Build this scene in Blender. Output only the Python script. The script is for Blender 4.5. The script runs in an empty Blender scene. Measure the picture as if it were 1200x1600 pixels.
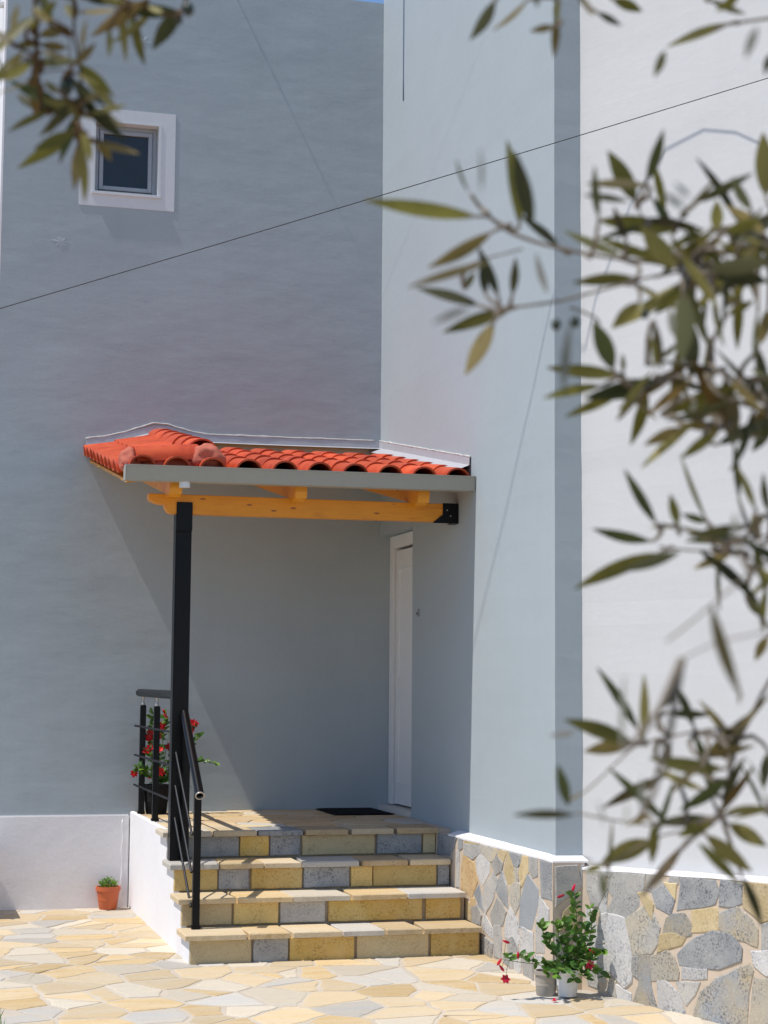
import bpy, bmesh, math, random
from mathutils import Vector, Matrix, noise
random.seed(11)
S = bpy.context.scene
COL = S.collection

# ------------------------------------------------------------------ camera
cam_d = bpy.data.cameras.new('camera')
cam = bpy.data.objects.new('camera', cam_d); COL.objects.link(cam)
yaw, pitch, roll = -0.2695972, 0.0974639, 0.0075804
cy, sy, cp, sp, cr, sr = math.cos(yaw), math.sin(yaw), math.cos(pitch), math.sin(pitch), math.cos(roll), math.sin(roll)
right = Vector((cy, sy, 0)); fwd = Vector((-sy*cp, cy*cp, sp)); up = right.cross(fwd)
r2 = cr*right + sr*up; u2 = -sr*right + cr*up
cam.matrix_world = Matrix(((r2.x, u2.x, -fwd.x, -3.762), (r2.y, u2.y, -fwd.y, -13.736), (r2.z, u2.z, -fwd.z, 1.689), (0, 0, 0, 1)))
cam_d.sensor_fit = 'VERTICAL'; cam_d.sensor_height = 36; cam_d.sensor_width = 27
cam_d.lens = 2775.24/1600*36
cam_d.clip_start = 0.05; cam_d.clip_end = 500
cam_d.dof.use_dof = True; cam_d.dof.focus_distance = 12.6; cam_d.dof.aperture_fstop = 10.0
S.camera = cam

# ------------------------------------------------------------------ light
SUN = Vector((0.50, 0.056, -1.0)).normalized()
W = bpy.data.worlds.new('World'); S.world = W; W.use_nodes = True
nt = W.node_tree; nt.nodes.clear()
wo = nt.nodes.new('ShaderNodeOutputWorld'); bg = nt.nodes.new('ShaderNodeBackground'); sk = nt.nodes.new('ShaderNodeTexSky')
sk.sky_type = 'NISHITA'; sk.sun_disc = False
sk.sun_elevation = math.asin(-SUN.z); sk.sun_rotation = math.atan2(-SUN.x, -SUN.y)
sk.air_density = 1.0; sk.dust_density = 0.2; sk.ozone_density = 6.0
bg.inputs[1].default_value = 0.125
nt.links.new(sk.outputs[0], bg.inputs[0]); nt.links.new(bg.outputs[0], wo.inputs[0])
sl = bpy.data.lights.new('sun', 'SUN'); sl.energy = 3.6; sl.angle = math.radians(0.5); sl.color = (1.0, 0.965, 0.91)
so = bpy.data.objects.new('sun', sl); COL.objects.link(so)
so.rotation_euler = SUN.to_track_quat('-Z', 'Y').to_euler(); so.location = (-8, -3, 14)
S.view_settings.view_transform = 'Standard'; S.view_settings.look = 'None'
S.view_settings.gamma = 1.0; S.view_settings.use_curve_mapping = False
S.view_settings.exposure = 0.33
S.render.engine = 'CYCLES'
S.cycles.max_bounces = 8; S.cycles.diffuse_bounces = 5
try: S.cycles.use_denoising = True
except Exception: pass

# ------------------------------------------------------------------ materials
def N(nt, t, **kw):
    n = nt.nodes.new(t)
    for k, v in kw.items():
        if k.startswith('i_'): n.inputs[int(k[2:])].default_value = v
        else: setattr(n, k, v)
    return n
def base_mat(name, rough=0.8, spec=0.5):
    m = bpy.data.materials.new(name); m.use_nodes = True
    nt = m.node_tree; b = nt.nodes['Principled BSDF']
    b.inputs['Roughness'].default_value = rough
    b.inputs['Specular IOR Level'].default_value = spec
    return m, nt, b
def c4(c): return (c[0], c[1], c[2], 1)
def ramp(nt, fac, stops):
    r = nt.nodes.new('ShaderNodeValToRGB'); e = r.color_ramp.elements
    e[0].position, e[0].color = stops[0][0], c4(stops[0][1])
    e[1].position, e[1].color = stops[-1][0], c4(stops[-1][1])
    for p, c in stops[1:-1]:
        x = e.new(p); x.color = c4(c)
    nt.links.new(fac, r.inputs[0]); return r.outputs[0]
def coords(nt, scale=(1, 1, 1), rot=(0, 0, 0)):
    t = nt.nodes.new('ShaderNodeTexCoord'); mp = nt.nodes.new('ShaderNodeMapping')
    mp.inputs['Scale'].default_value = scale; mp.inputs['Rotation'].default_value = rot
    nt.links.new(t.outputs['Object'], mp.inputs[0]); return mp.outputs[0]
def noise_n(nt, vec, scale, detail=4, rough=0.55):
    n = nt.nodes.new('ShaderNodeTexNoise'); n.inputs['Scale'].default_value = scale
    n.inputs['Detail'].default_value = detail; n.inputs['Roughness'].default_value = rough
    nt.links.new(vec, n.inputs['Vector']); return n.outputs[0]
def bump(nt, b, h, strength, dist, prev=None):
    n = nt.nodes.new('ShaderNodeBump'); n.inputs['Strength'].default_value = strength; n.inputs['Distance'].default_value = dist
    nt.links.new(h, n.inputs['Height'])
    if prev: nt.links.new(prev, n.inputs['Normal'])
    nt.links.new(n.outputs[0], b.inputs['Normal']); return n.outputs[0]
def plain(name, c, rough=0.6, metal=0.0, spec=0.5, coat=0.0, mott=0.05):
    m, nt, b = base_mat(name, rough, spec)
    b.inputs['Base Color'].default_value = c4(c); b.inputs['Metallic'].default_value = metal
    b.inputs['Coat Weight'].default_value = coat; b.inputs['Coat Roughness'].default_value = 0.1
    v = coords(nt); f = noise_n(nt, v, 18, 4)
    d = [x*(1-mott) for x in c]; l = [min(1, x*(1+mott)) for x in c]
    nt.links.new(ramp(nt, f, [(0.3, d), (0.7, l)]), b.inputs['Base Color'])
    return m
def plaster(name, c, wave=0.004, fine=0.0012, mott=0.05, streak=True):
    m, nt, b = base_mat(name, 0.85, 0.25)
    v = coords(nt)
    f = noise_n(nt, v, 0.9, 6, 0.65)
    lo = [x*(1-mott) for x in c]; hi = [min(1, x*(1+mott)) for x in c]
    base = ramp(nt, f, [(0.3, lo), (0.7, hi)])
    vr = coords(nt, (6, 6, 0.45)); fr = noise_n(nt, vr, 1.3, 5, 0.7)     # faint rain runs
    run = ramp(nt, fr, [(0.45, (1, 1, 1)), (0.8, (1-mott*.6, 1-mott*.65, 1-mott*.75))])
    fg = noise_n(nt, v, 34, 4, 0.7)
    gr = ramp(nt, fg, [(0.3, (1-mott*.7,)*3), (0.7, (1+mott*.3,)*3)])
    m1 = N(nt, 'ShaderNodeMix', data_type='RGBA', blend_type='MULTIPLY'); m1.inputs[0].default_value = 1
    nt.links.new(base, m1.inputs[6]); nt.links.new(run, m1.inputs[7])
    m2 = N(nt, 'ShaderNodeMix', data_type='RGBA', blend_type='MULTIPLY'); m2.inputs[0].default_value = 1
    nt.links.new(m1.outputs[2], m2.inputs[6]); nt.links.new(gr, m2.inputs[7])
    nt.links.new(m2.outputs[2], b.inputs['Base Color'])
    vs = coords(nt, (0.7, 0.7, 1.5) if streak else (1, 1, 1))
    n1 = bump(nt, b, noise_n(nt, vs, 2.6, 2, 0.5), 1.0, wave)
    vs2 = coords(nt, (1.0, 1.0, 2.4) if streak else (1, 1, 1))
    n2 = bump(nt, b, noise_n(nt, vs2, 9, 4, 0.6), 1.0, fine, n1)
    bump(nt, b, noise_n(nt, v, 120, 3, 0.6), 1.0, fine*0.22, n2)
    return m
def stone(name, a, bcol, dark, patch=7.0, speck=70.0, amt=0.45, bumpd=0.004, streak=(1, 1, 1), rough=0.8):
    """patchy stone: a/bcol blend in patches, dark speckle, per-stone tint"""
    m, nt, b = base_mat(name, rough, 0.35)
    oi = nt.nodes.new('ShaderNodeObjectInfo')
    tc = nt.nodes.new('ShaderNodeTexCoord'); mp = nt.nodes.new('ShaderNodeMapping'); mp.inputs['Scale'].default_value = streak
    add = nt.nodes.new('ShaderNodeVectorMath'); add.operation = 'SCALE'
    cmb = nt.nodes.new('ShaderNodeCombineXYZ')
    nt.links.new(oi.outputs['Random'], cmb.inputs[0]); nt.links.new(oi.outputs['Random'], cmb.inputs[1])
    add.inputs['Scale'].default_value = 30; nt.links.new(cmb.outputs[0], add.inputs[0])
    va = nt.nodes.new('ShaderNodeVectorMath'); nt.links.new(tc.outputs['Object'], va.inputs[0]); nt.links.new(add.outputs[0], va.inputs[1])
    nt.links.new(va.outputs[0], mp.inputs[0]); v = mp.outputs[0]
    f1 = noise_n(nt, v, patch, 5, 0.6)
    base = ramp(nt, f1, [(0.32, a), (0.5, [(x+y)/2 for x, y in zip(a, bcol)]), (0.68, bcol)])
    f2 = noise_n(nt, v, speck, 3, 0.65)
    mask = ramp(nt, f2, [(0.36, (1, 1, 1)), (0.52, (0, 0, 0))])
    f3 = noise_n(nt, v, patch*1.7, 3, 0.5)
    mm = N(nt, 'ShaderNodeMath', operation='MULTIPLY'); nt.links.new(mask, mm.inputs[0])
    g3 = ramp(nt, f3, [(0.35, (0, 0, 0)), (0.65, (amt*2,)*3)]); nt.links.new(g3, mm.inputs[1])
    mx = N(nt, 'ShaderNodeMix', data_type='RGBA'); nt.links.new(mm.outputs[0], mx.inputs[0])
    nt.links.new(base, mx.inputs[6]); mx.inputs[7].default_value = c4(dark)
    f4 = noise_n(nt, v, speck*1.4, 2, 0.6)
    wm = ramp(nt, f4, [(0.58, (0, 0, 0)), (0.72, (amt,)*3)])
    mx2 = N(nt, 'ShaderNodeMix', data_type='RGBA'); nt.links.new(wm, mx2.inputs[0]); nt.links.new(mx.outputs[2], mx2.inputs[6])
    mx2.inputs[7].default_value = c4([min(0.8, x*1.5+0.05) for x in a])
    hs = nt.nodes.new('ShaderNodeHueSaturation')
    mr = N(nt, 'ShaderNodeMapRange'); nt.links.new(oi.outputs['Random'], mr.inputs[0]); mr.inputs[3].default_value = 0.84; mr.inputs[4].default_value = 1.14
    nt.links.new(mr.outputs[0], hs.inputs['Value']); nt.links.new(mx2.outputs[2], hs.inputs['Color'])
    nt.links.new(hs.outputs[0], b.inputs['Base Color'])
    n1 = bump(nt, b, noise_n(nt, v, patch*2.2, 4, 0.6), 0.8, bumpd)
    bump(nt, b, f2, 0.7, bumpd*0.5, n1)
    return m

M = {}
GREY = (0.368, 0.412, 0.432)
M['grey_back'] = plaster('grey_plaster', GREY, 0.007, 0.0012, 0.05)
M['grey_side'] = plaster('grey_plaster_smooth', GREY, 0.003, 0.0009, 0.03)
M['white_wall'] = plaster('white_plaster', (0.575, 0.565, 0.555), 0.003, 0.0013, 0.025)
M['white_rough'] = plaster('white_rough_plaster', (0.78, 0.755, 0.75), 0.004, 0.0035, 0.03, False)
M['white_trim'] = plain('white_trim', (0.63, 0.635, 0.64), 0.55, mott=0.02)
M['mortar'] = plaster('mortar', (0.57, 0.46, 0.35), 0.004, 0.003, 0.10, False)
M['patio_mortar'] = plaster('patio_mortar', (0.53, 0.455, 0.36), 0.003, 0.003, 0.10, False)
M['joint'] = plaster('dark_joint', (0.40, 0.32, 0.23), 0.002, 0.002, 0.1, False)
M['earth'] = plaster('earth', (0.30, 0.25, 0.18), 0.02, 0.01, 0.2, False)
ST = {}
ST['g'] = stone('grey_stone', (0.345, 0.335, 0.315), (0.46, 0.43, 0.38), (0.085, 0.09, 0.105), speck=85, amt=0.38)
ST['d'] = stone('blue_grey_stone', (0.26, 0.265, 0.27), (0.38, 0.375, 0.36), (0.05, 0.055, 0.07), speck=80, amt=0.42)
ST['l'] = stone('light_grey_stone', (0.48, 0.47, 0.455), (0.57, 0.54, 0.50), (0.2, 0.2, 0.21), amt=0.5)
ST['b'] = stone('beige_grey_stone', (0.45, 0.43, 0.39), (0.52, 0.47, 0.38), (0.17, 0.16, 0.15), amt=0.5)
ST['m'] = stone('grey_stone_with_ochre', (0.31, 0.32, 0.33), (0.46, 0.36, 0.20), (0.09, 0.09, 0.10), patch=4.5, amt=0.55)
ST['o'] = stone('ochre_stone', (0.58, 0.375, 0.095), (0.62, 0.45, 0.19), (0.30, 0.17, 0.04), amt=0.4)
ST['y'] = stone('yellow_tan_stone', (0.60, 0.44, 0.17), (0.64, 0.46, 0.18), (0.36, 0.23, 0.07), amt=0.35)
ST['t'] = stone('tan_stone', (0.56, 0.44, 0.25), (0.61, 0.48, 0.27), (0.34, 0.25, 0.12), amt=0.3)
ST['r'] = stone('rust_stone', (0.50, 0.32, 0.14), (0.58, 0.43, 0.24), (0.27, 0.15, 0.07), amt=0.5)
ST['s'] = stone('slate', (0.27, 0.285, 0.30), (0.30, 0.315, 0.32), (0.2, 0.21, 0.22), amt=0.2)
ST['n'] = stone('brown_stone', (0.45, 0.31, 0.17), (0.53, 0.40, 0.24), (0.25, 0.16, 0.09), amt=0.3)
SK = (0.5, 3.0, 1)
ST['c'] = stone('cream_flagstone', (0.57, 0.47, 0.33), (0.58, 0.43, 0.24), (0.43, 0.31, 0.17), patch=3.5, amt=0.3, streak=SK)
ST['w'] = stone('pale_flagstone', (0.58, 0.49, 0.36), (0.54, 0.48, 0.39), (0.42, 0.34, 0.23), patch=4, amt=0.3, streak=SK)
ST['p'] = stone('pale_blue_flagstone', (0.46, 0.44, 0.405), (0.53, 0.46, 0.36), (0.34, 0.33, 0.31), patch=4, amt=0.3, streak=SK)
ST['a'] = stone('amber_flagstone', (0.55, 0.38, 0.17), (0.58, 0.46, 0.30), (0.40, 0.25, 0.10), patch=3.5, amt=0.4, streak=SK)
ST['k'] = stone('muted_ochre_stone', (0.50, 0.385, 0.20), (0.55, 0.44, 0.27), (0.28, 0.20, 0.10), amt=0.45)
ST['h'] = stone('tan_grey_stone', (0.40, 0.385, 0.35), (0.50, 0.42, 0.29), (0.16, 0.15, 0.14), patch=5, amt=0.5)
BASE = {'o': 'k', 'y': 'k', 'b': 'h', 'r': 'r', 'm': 'm'}
M['tile'] = plain('terracotta_tile', (0.54, 0.060, 0.018), 0.48, spec=0.35, mott=0.16)
def tilemat():
    m, nt, b = base_mat('terracotta_tile', 0.5, 0.35)
    oi = nt.nodes.new('ShaderNodeObjectInfo'); v = coords(nt)
    va = nt.nodes.new('ShaderNodeVectorMath'); va.operation = 'ADD'; cb = nt.nodes.new('ShaderNodeCombineXYZ')
    ml = N(nt, 'ShaderNodeMath', operation='MULTIPLY'); ml.inputs[1].default_value = 40; nt.links.new(oi.outputs['Random'], ml.inputs[0])
    nt.links.new(ml.outputs[0], cb.inputs[0]); nt.links.new(v, va.inputs[0]); nt.links.new(cb.outputs[0], va.inputs[1])
    f = noise_n(nt, va.outputs[0], 7, 5, 0.65)
    c = ramp(nt, f, [(0.28, (0.36, 0.036, 0.013)), (0.45, (0.54, 0.066, 0.018)), (0.62, (0.60, 0.088, 0.022)), (0.8, (0.50, 0.12, 0.06))])
    hs = nt.nodes.new('ShaderNodeHueSaturation'); mr = N(nt, 'ShaderNodeMapRange'); nt.links.new(oi.outputs['Random'], mr.inputs[0])
    mr.inputs[3].default_value = 0.72; mr.inputs[4].default_value = 1.12
    nt.links.new(mr.outputs[0], hs.inputs['Value']); nt.links.new(c, hs.inputs['Color']); nt.links.new(hs.outputs[0], b.inputs['Base Color'])
    bump(nt, b, noise_n(nt, v, 60, 4), 0.5, 0.001)
    return m
M['tile'] = tilemat()
M['tile_edge'] = plain('terracotta_tile_dark', (0.40, 0.06, 0.022), 0.5)
M['pink_mortar'] = plaster('pink_mortar', (0.50, 0.14, 0.09), 0.01, 0.012, 0.15, False)
M['gutter'] = plain('grey_beige_metal', (0.31, 0.295, 0.25), 0.5, mott=0.02)
M['flash'] = plain('lead_grey_flashing', (0.40, 0.40, 0.42), 0.5)
M['sealant'] = plain('white_sealant', (0.52, 0.50, 0.47), 0.6, mott=.15)
M['black'] = plain('black_paint', (0.005, 0.005, 0.006), 0.34, spec=0.18)
M['rod'] = plain('black_rod_paint', (0.006, 0.006, 0.009), 0.55, spec=0.3)
M['rim'] = plain('bare_steel', (0.42, 0.40, 0.38), 0.4, 0.6)
M['alu'] = plain('grey_aluminium', (0.34, 0.34, 0.35), 0.4, 0.2)
M['glass'] = plain('dark_glass', (0.016, 0.017, 0.016), 0.09, spec=0.6)
M['pvc'] = plain('white_door_paint', (0.78, 0.77, 0.75), 0.35, mott=.015)
M['marble'] = plain('pale_threshold', (0.60, 0.57, 0.52), 0.5)
M['mat'] = plain('black_rubber', (0.014, 0.013, 0.013), 0.9, spec=0.2)
M['terra'] = plain('terracotta_plastic', (0.50, 0.11, 0.035), 0.5)
M['white_pot'] = plain('white_plastic', (0.68, 0.68, 0.68), 0.4)
M['grey_pot'] = plain('grey_stone_pot', (0.36, 0.32, 0.27), 0.85, mott=.15)
M['soil'] = plain('potting_soil', (0.05, 0.035, 0.022), 0.95)
M['stem'] = plain('green_stem', (0.12, 0.17, 0.04), 0.6)
M['wire'] = plain('black_cable', (0.02, 0.02, 0.022), 0.6)
M['grey_wire'] = plain('grey_cable', (0.15, 0.20, 0.27), 0.6)
def wood():
    m, nt, b = base_mat('orange_pine', 0.42, 0.5)
    v = coords(nt, (1.2, 9, 9)); w = noise_n(nt, v, 3.0, 5, 0.6)
    c = ramp(nt, w, [(0.3, (0.62, 0.235, 0.006)), (0.55, (0.70, 0.28, 0.008)), (0.75, (0.52, 0.165, 0.007))])
    vk = coords(nt, (2.6, 2.6, 9)); vor = nt.nodes.new('ShaderNodeTexVoronoi'); vor.inputs['Scale'].default_value = 2.0
    nt.links.new(vk, vor.inputs['Vector'])
    k = ramp(nt, vor.outputs['Distance'], [(0.06, (1, 1, 1)), (0.14, (0, 0, 0))])
    mx = N(nt, 'ShaderNodeMix', data_type='RGBA'); nt.links.new(k, mx.inputs[0]); nt.links.new(c, mx.inputs[6])
    mx.inputs[7].default_value = (0.20, 0.05, 0.012, 1)
    nt.links.new(mx.outputs[2], b.inputs['Base Color'])
    bump(nt, b, w, 0.4, 0.001)
    return m
M['wood'] = wood()
def leafmat(name, top, under, rough=0.52, trans=0.4, tcol=None):
    m, nt, b = base_mat(name, rough, 0.35)
    v = coords(nt); f = noise_n(nt, v, 25, 3)
    oi = nt.nodes.new('ShaderNodeObjectInfo')
    t = ramp(nt, f, [(0.3, [x*0.7 for x in top]), (0.7, [x*1.25 for x in top])])
    g = nt.nodes.new('ShaderNodeNewGeometry')
    mx = N(nt, 'ShaderNodeMix', data_type='RGBA'); nt.links.new(g.outputs['Backfacing'], mx.inputs[0])
    nt.links.new(t, mx.inputs[6]); mx.inputs[7].default_value = c4(under)
    hs = nt.nodes.new('ShaderNodeHueSaturation'); mr = N(nt, 'ShaderNodeMapRange')
    nt.links.new(oi.outputs['Random'], mr.inputs[0]); mr.inputs[3].default_value = 0.7; mr.inputs[4].default_value = 1.3
    nt.links.new(mr.outputs[0], hs.inputs['Value']); nt.links.new(mx.outputs[2], hs.inputs['Color'])
    nt.links.new(hs.outputs[0], b.inputs['Base Color'])
    tr = nt.nodes.new('ShaderNodeBsdfTranslucent')
    if tcol: tr.inputs[0].default_value = c4(tcol)
    else: nt.links.new(hs.outputs[0], tr.inputs[0])
    ms = nt.nodes.new('ShaderNodeMixShader'); ms.inputs[0].default_value = trans
    nt.links.new(b.outputs[0], ms.inputs[1]); nt.links.new(tr.outputs[0], ms.inputs[2])
    nt.links.new(ms.outputs[0], nt.nodes['Material Output'].inputs[0])
    return m
OL = [leafmat('olive_leaf', (0.150, 0.135, 0.022), (0.23, 0.195, 0.05)),
      leafmat('dark_olive_leaf', (0.050, 0.050, 0.015), (0.09, 0.082, 0.030)),
      leafmat('green_olive_leaf', (0.070, 0.080, 0.020), (0.12, 0.115, 0.045)),
      leafmat('pale_olive_leaf', (0.25, 0.25, 0.20), (0.30, 0.29, 0.25)),
      leafmat('tan_olive_leaf', (0.22, 0.165, 0.05), (0.26, 0.20, 0.075)),
      leafmat('brown_olive_leaf', (0.10, 0.075, 0.024), (0.14, 0.11, 0.045)),
      leafmat('rusty_olive_leaf', (0.18, 0.105, 0.020), (0.2, 0.13, 0.035)),
      leafmat('cream_olive_leaf', (0.70, 0.62, 0.38), (0.70, 0.62, 0.38))]
M['bark'] = plain('olive_twig_bark', (0.17, 0.135, 0.095), 0.8)
M['bark_dark'] = plain('dark_olive_twig_bark', (0.085, 0.052, 0.024), 0.85, spec=.1)
M['olive'] = plain('green_black_olive', (0.02, 0.028, 0.012), 0.35)
M['leaf'] = leafmat('glossy_green_leaf', (0.065, 0.15, 0.022), (0.13, 0.22, 0.06), 0.35, 0.25)
M['leaf_light'] = leafmat('young_green_leaf', (0.13, 0.25, 0.03), (0.18, 0.30, 0.06), 0.4, 0.35)
M['red'] = leafmat('red_petal', (0.62, 0.012, 0.015), (0.60, 0.015, 0.02), 0.5, 0.3)
M['pink_red'] = leafmat('crimson_petal', (0.58, 0.012, 0.05), (0.55, 0.015, 0.06), 0.5, 0.3)
M['grass'] = leafmat('grass_blade', (0.09, 0.17, 0.03), (0.1, 0.19, 0.04), 0.5, 0.3)

# ------------------------------------------------------------------ mesh helpers
class MB:
    def __init__(s): s.v = []; s.f = []; s.mi = []
    def add(s, vs, fs, mi=0):
        o = len(s.v); s.v += [tuple(p) for p in vs]; s.f += [tuple(i+o for i in f) for f in fs]; s.mi += [mi]*len(fs); return s
    def box(s, x0, x1, y0, y1, z0, z1, mi=0):
        v = [(x0, y0, z0), (x1, y0, z0), (x1, y1, z0), (x0, y1, z0), (x0, y0, z1), (x1, y0, z1), (x1, y1, z1), (x0, y1, z1)]
        return s.add(v, [(0, 3, 2, 1), (4, 5, 6, 7), (0, 1, 5, 4), (1, 2, 6, 5), (2, 3, 7, 6), (3, 0, 4, 7)], mi)
    def tube(s, pts, rad, n=8, cap=True, mi=0):
        pts = [Vector(p) for p in pts]
        if not isinstance(rad, (list, tuple)): rad = [rad]*len(pts)
        rings = []; prev = None
        for i, p in enumerate(pts):
            t = (pts[min(i+1, len(pts)-1)] - pts[max(i-1, 0)])
            if t.length < 1e-9: t = Vector((0, 0, 1))
            t.normalize()
            if prev is None:
                a = Vector((0, 0, 1)) if abs(t.z) < 0.9 else Vector((1, 0, 0))
                u = t.cross(a).normalized()
            else:
                u = (prev - t*prev.dot(t)); u = u.normalized() if u.length > 1e-6 else t.orthogonal().normalized()
            prev = u; w = t.cross(u)
            rings.append([p + (u*math.cos(2*math.pi*k/n) + w*math.sin(2*math.pi*k/n))*rad[i] for k in range(n)])
        vs = [q for r in rings for q in r]; fs = []
        for i in range(len(pts)-1):
            for k in range(n):
                a, b2 = i*n+k, i*n+(k+1) % n
                fs.append((a, b2, b2+n, a+n))
        if cap: fs += [tuple(reversed(range(n))), tuple(range((len(pts)-1)*n, len(pts)*n))]
        return s.add(vs, fs, mi)
    def prism(s, poly, o, U, V, Nn, d, mi=0):
        """poly (u,v) counter-clockwise seen against Nn; from o to o+Nn*d"""
        o, U, V, Nn = Vector(o), Vector(U), Vector(V), Vector(Nn); n = len(poly)
        a = [o + U*p[0] + V*p[1] for p in poly]; b = [p + Nn*d for p in a]
        return s.add(a+b, [tuple(reversed(range(n))), tuple(range(n, 2*n))] + [(i, (i+1) % n, n+(i+1) % n, n+i) for i in range(n)], mi)
    def lathe(s, c, prof, n=28, mi=0, mats=None):
        vs = []; fs = []; c = Vector(c)
        for r, z in prof: vs += [c + Vector((r*math.cos(2*math.pi*k/n), r*math.sin(2*math.pi*k/n), z)) for k in range(n)]
        for i in range(len(prof)-1):
            for k in range(n): fs.append((i*n+k, i*n+(k+1) % n, (i+1)*n+(k+1) % n, (i+1)*n+k))
        return s.add(vs, fs, mi)
def obj(name, mb, mat, parent=None, smooth=False, bevel=0.0, kind=None, label=None, auto=None):
    root = parent
    while root is not None and root.parent is not None: root = root.parent
    off = Vector(root.location) if root is not None else Vector((0, 0, 0))
    me = bpy.data.meshes.new(name)
    me.from_pydata([(p[0]-off.x, p[1]-off.y, p[2]-off.z) for p in mb.v], [], mb.f)
    mats = mat if isinstance(mat, (list, tuple)) else [mat]
    for m in mats: me.materials.append(M[m] if isinstance(m, str) else m)
    if len(mats) > 1:
        for p, i in zip(me.polygons, mb.mi): p.material_index = i
    bm = bmesh.new(); bm.from_mesh(me); bmesh.ops.recalc_face_normals(bm, faces=bm.faces)
    if bevel: bmesh.ops.bevel(bm, geom=bm.edges[:], offset=bevel, segments=2, affect='EDGES', clamp_overlap=True)
    bm.to_mesh(me); bm.free()
    if smooth:
        for p in me.polygons: p.use_smooth = True
    o = bpy.data.objects.new(name, me); COL.objects.link(o)
    if smooth and auto:
        try: me.set_sharp_from_angle(angle=math.radians(auto))
        except Exception: pass
    if parent is not None: o.parent = parent
    if kind: o['kind'] = kind
    if label: o['label'] = label
    return o
def tag(o, label, cat, group=None):
    o['label'] = label; o['category'] = cat
    if group: o['group'] = group
    return o
def thing(name, label, cat, loc=(0, 0, 0), group=None):
    o = bpy.data.objects.new(name, None); COL.objects.link(o); o.location = loc; o.empty_display_size = 0.2
    return tag(o, label, cat, group)
def inset(poly, d):
    n = len(poly); A = sum(poly[i][0]*poly[(i+1) % n][1] - poly[(i+1) % n][0]*poly[i][1] for i in range(n))
    sg = 1 if A > 0 else -1; out = []
    for i in range(n):
        p0, p1, p2 = Vector(poly[i-1]), Vector(poly[i]), Vector(poly[(i+1) % n])
        e1 = (p1-p0).normalized(); e2 = (p2-p1).normalized()
        n1 = Vector((-e1.y, e1.x))*sg; n2 = Vector((-e2.y, e2.x))*sg
        b = n1+n2; k = max(0.5, b.dot(n1)); out.append(tuple(p1 + b*(d/k)))
    return out
def rough_poly(poly, seg, jit):
    out = []; n = len(poly)
    for i in range(n):
        a, b = Vector(poly[i]), Vector(poly[(i+1) % n]); L = (b-a).length; k = max(1, int(L/seg))
        t = (b-a)/L if L > 1e-6 else Vector((1, 0)); nn = Vector((-t.y, t.x))
        for j in range(k):
            p = a.lerp(b, j/k)
            if j == 0:  # soften the corner
                p = p + Vector((random.uniform(-1, 1), random.uniform(-1, 1)))*jit*0.6
            else: p = p + nn*random.uniform(-1, 1)*jit
            out.append((p.x, p.y))
    return out
def slab_stone(poly, o, U, V, Nn, h, bev, sink=0.012, tilt=0.0):
    """one stone: outline on the plane, its face proud of the joint by h with a worn edge"""
    mb = MB(); n = len(poly); o, U, V, Nn = Vector(o), Vector(U), Vector(V), Vector(Nn)
    A = sum(poly[i][0]*poly[(i+1) % n][1] - poly[(i+1) % n][0]*poly[i][1] for i in range(n))
    if A < 0: poly = poly[::-1]
    tx, ty = random.uniform(-tilt, tilt), random.uniform(-tilt, tilt)
    cx = sum(p[0] for p in poly)/n; cyy = sum(p[1] for p in poly)/n
    def P(p, hh): return o + U*p[0] + V*p[1] + Nn*(hh + ((p[0]-cx)*tx + (p[1]-cyy)*ty if hh > 0 else 0))
    mid = inset(poly, bev*0.3); ins = inset(poly, bev)
    vs = [P(p, -sink) for p in poly] + [P(p, h*0.55) for p in mid] + [P(p, h) for p in ins]
    fs = [(i+k*n, (i+1) % n+k*n, (i+1) % n+(k+1)*n, i+(k+1)*n) for k in (0, 1) for i in range(n)] + [tuple(range(2*n, 3*n))]
    mb.add(vs, fs); return mb
def grown(poly, d):
    return inset(poly, -d)
def clip(poly, a, b, c):
    """keep a*x+b*y<=c"""
    out = []; n = len(poly)
    for i in range(n):
        p, q = poly[i], poly[(i+1) % n]; dp = a*p[0]+b*p[1]-c; dq = a*q[0]+b*q[1]-c
        if dp <= 0: out.append(p)
        if (dp < 0 < dq) or (dq < 0 < dp):
            t = dp/(dp-dq); out.append((p[0]+(q[0]-p[0])*t, p[1]+(q[1]-p[1])*t))
    return out
def voronoi(x0, x1, y0, y1, dx, dy, joint, jit=0.42, rng=None):
    rng = rng or random; seeds = []; j = 0; y = y0-dy
    while y < y1+dy:
        x = x0-dx+(dx*0.5 if j % 2 else 0)
        while x < x1+dx:
            seeds.append((x+rng.uniform(-jit, jit)*dx, y+rng.uniform(-jit, jit)*dy)); x += dx
        y += dy; j += 1
    cells = []
    for s in seeds:
        if not (x0 <= s[0] <= x1 and y0 <= s[1] <= y1): continue
        poly = [(x0, y0), (x1, y0), (x1, y1), (x0, y1)]
        for q in seeds:
            if q is s: continue
            a, b = q[0]-s[0], q[1]-s[1]; d = math.hypot(a, b)
            if d > 2.6*max(dx, dy): continue
            c = (q[0]**2+q[1]**2-s[0]**2-s[1]**2)/2 - joint*0.5*d
            poly = clip(poly, a, b, c)
            if len(poly) < 3: break
        if len(poly) >= 3: cells.append((s, poly))
    return cells

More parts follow.
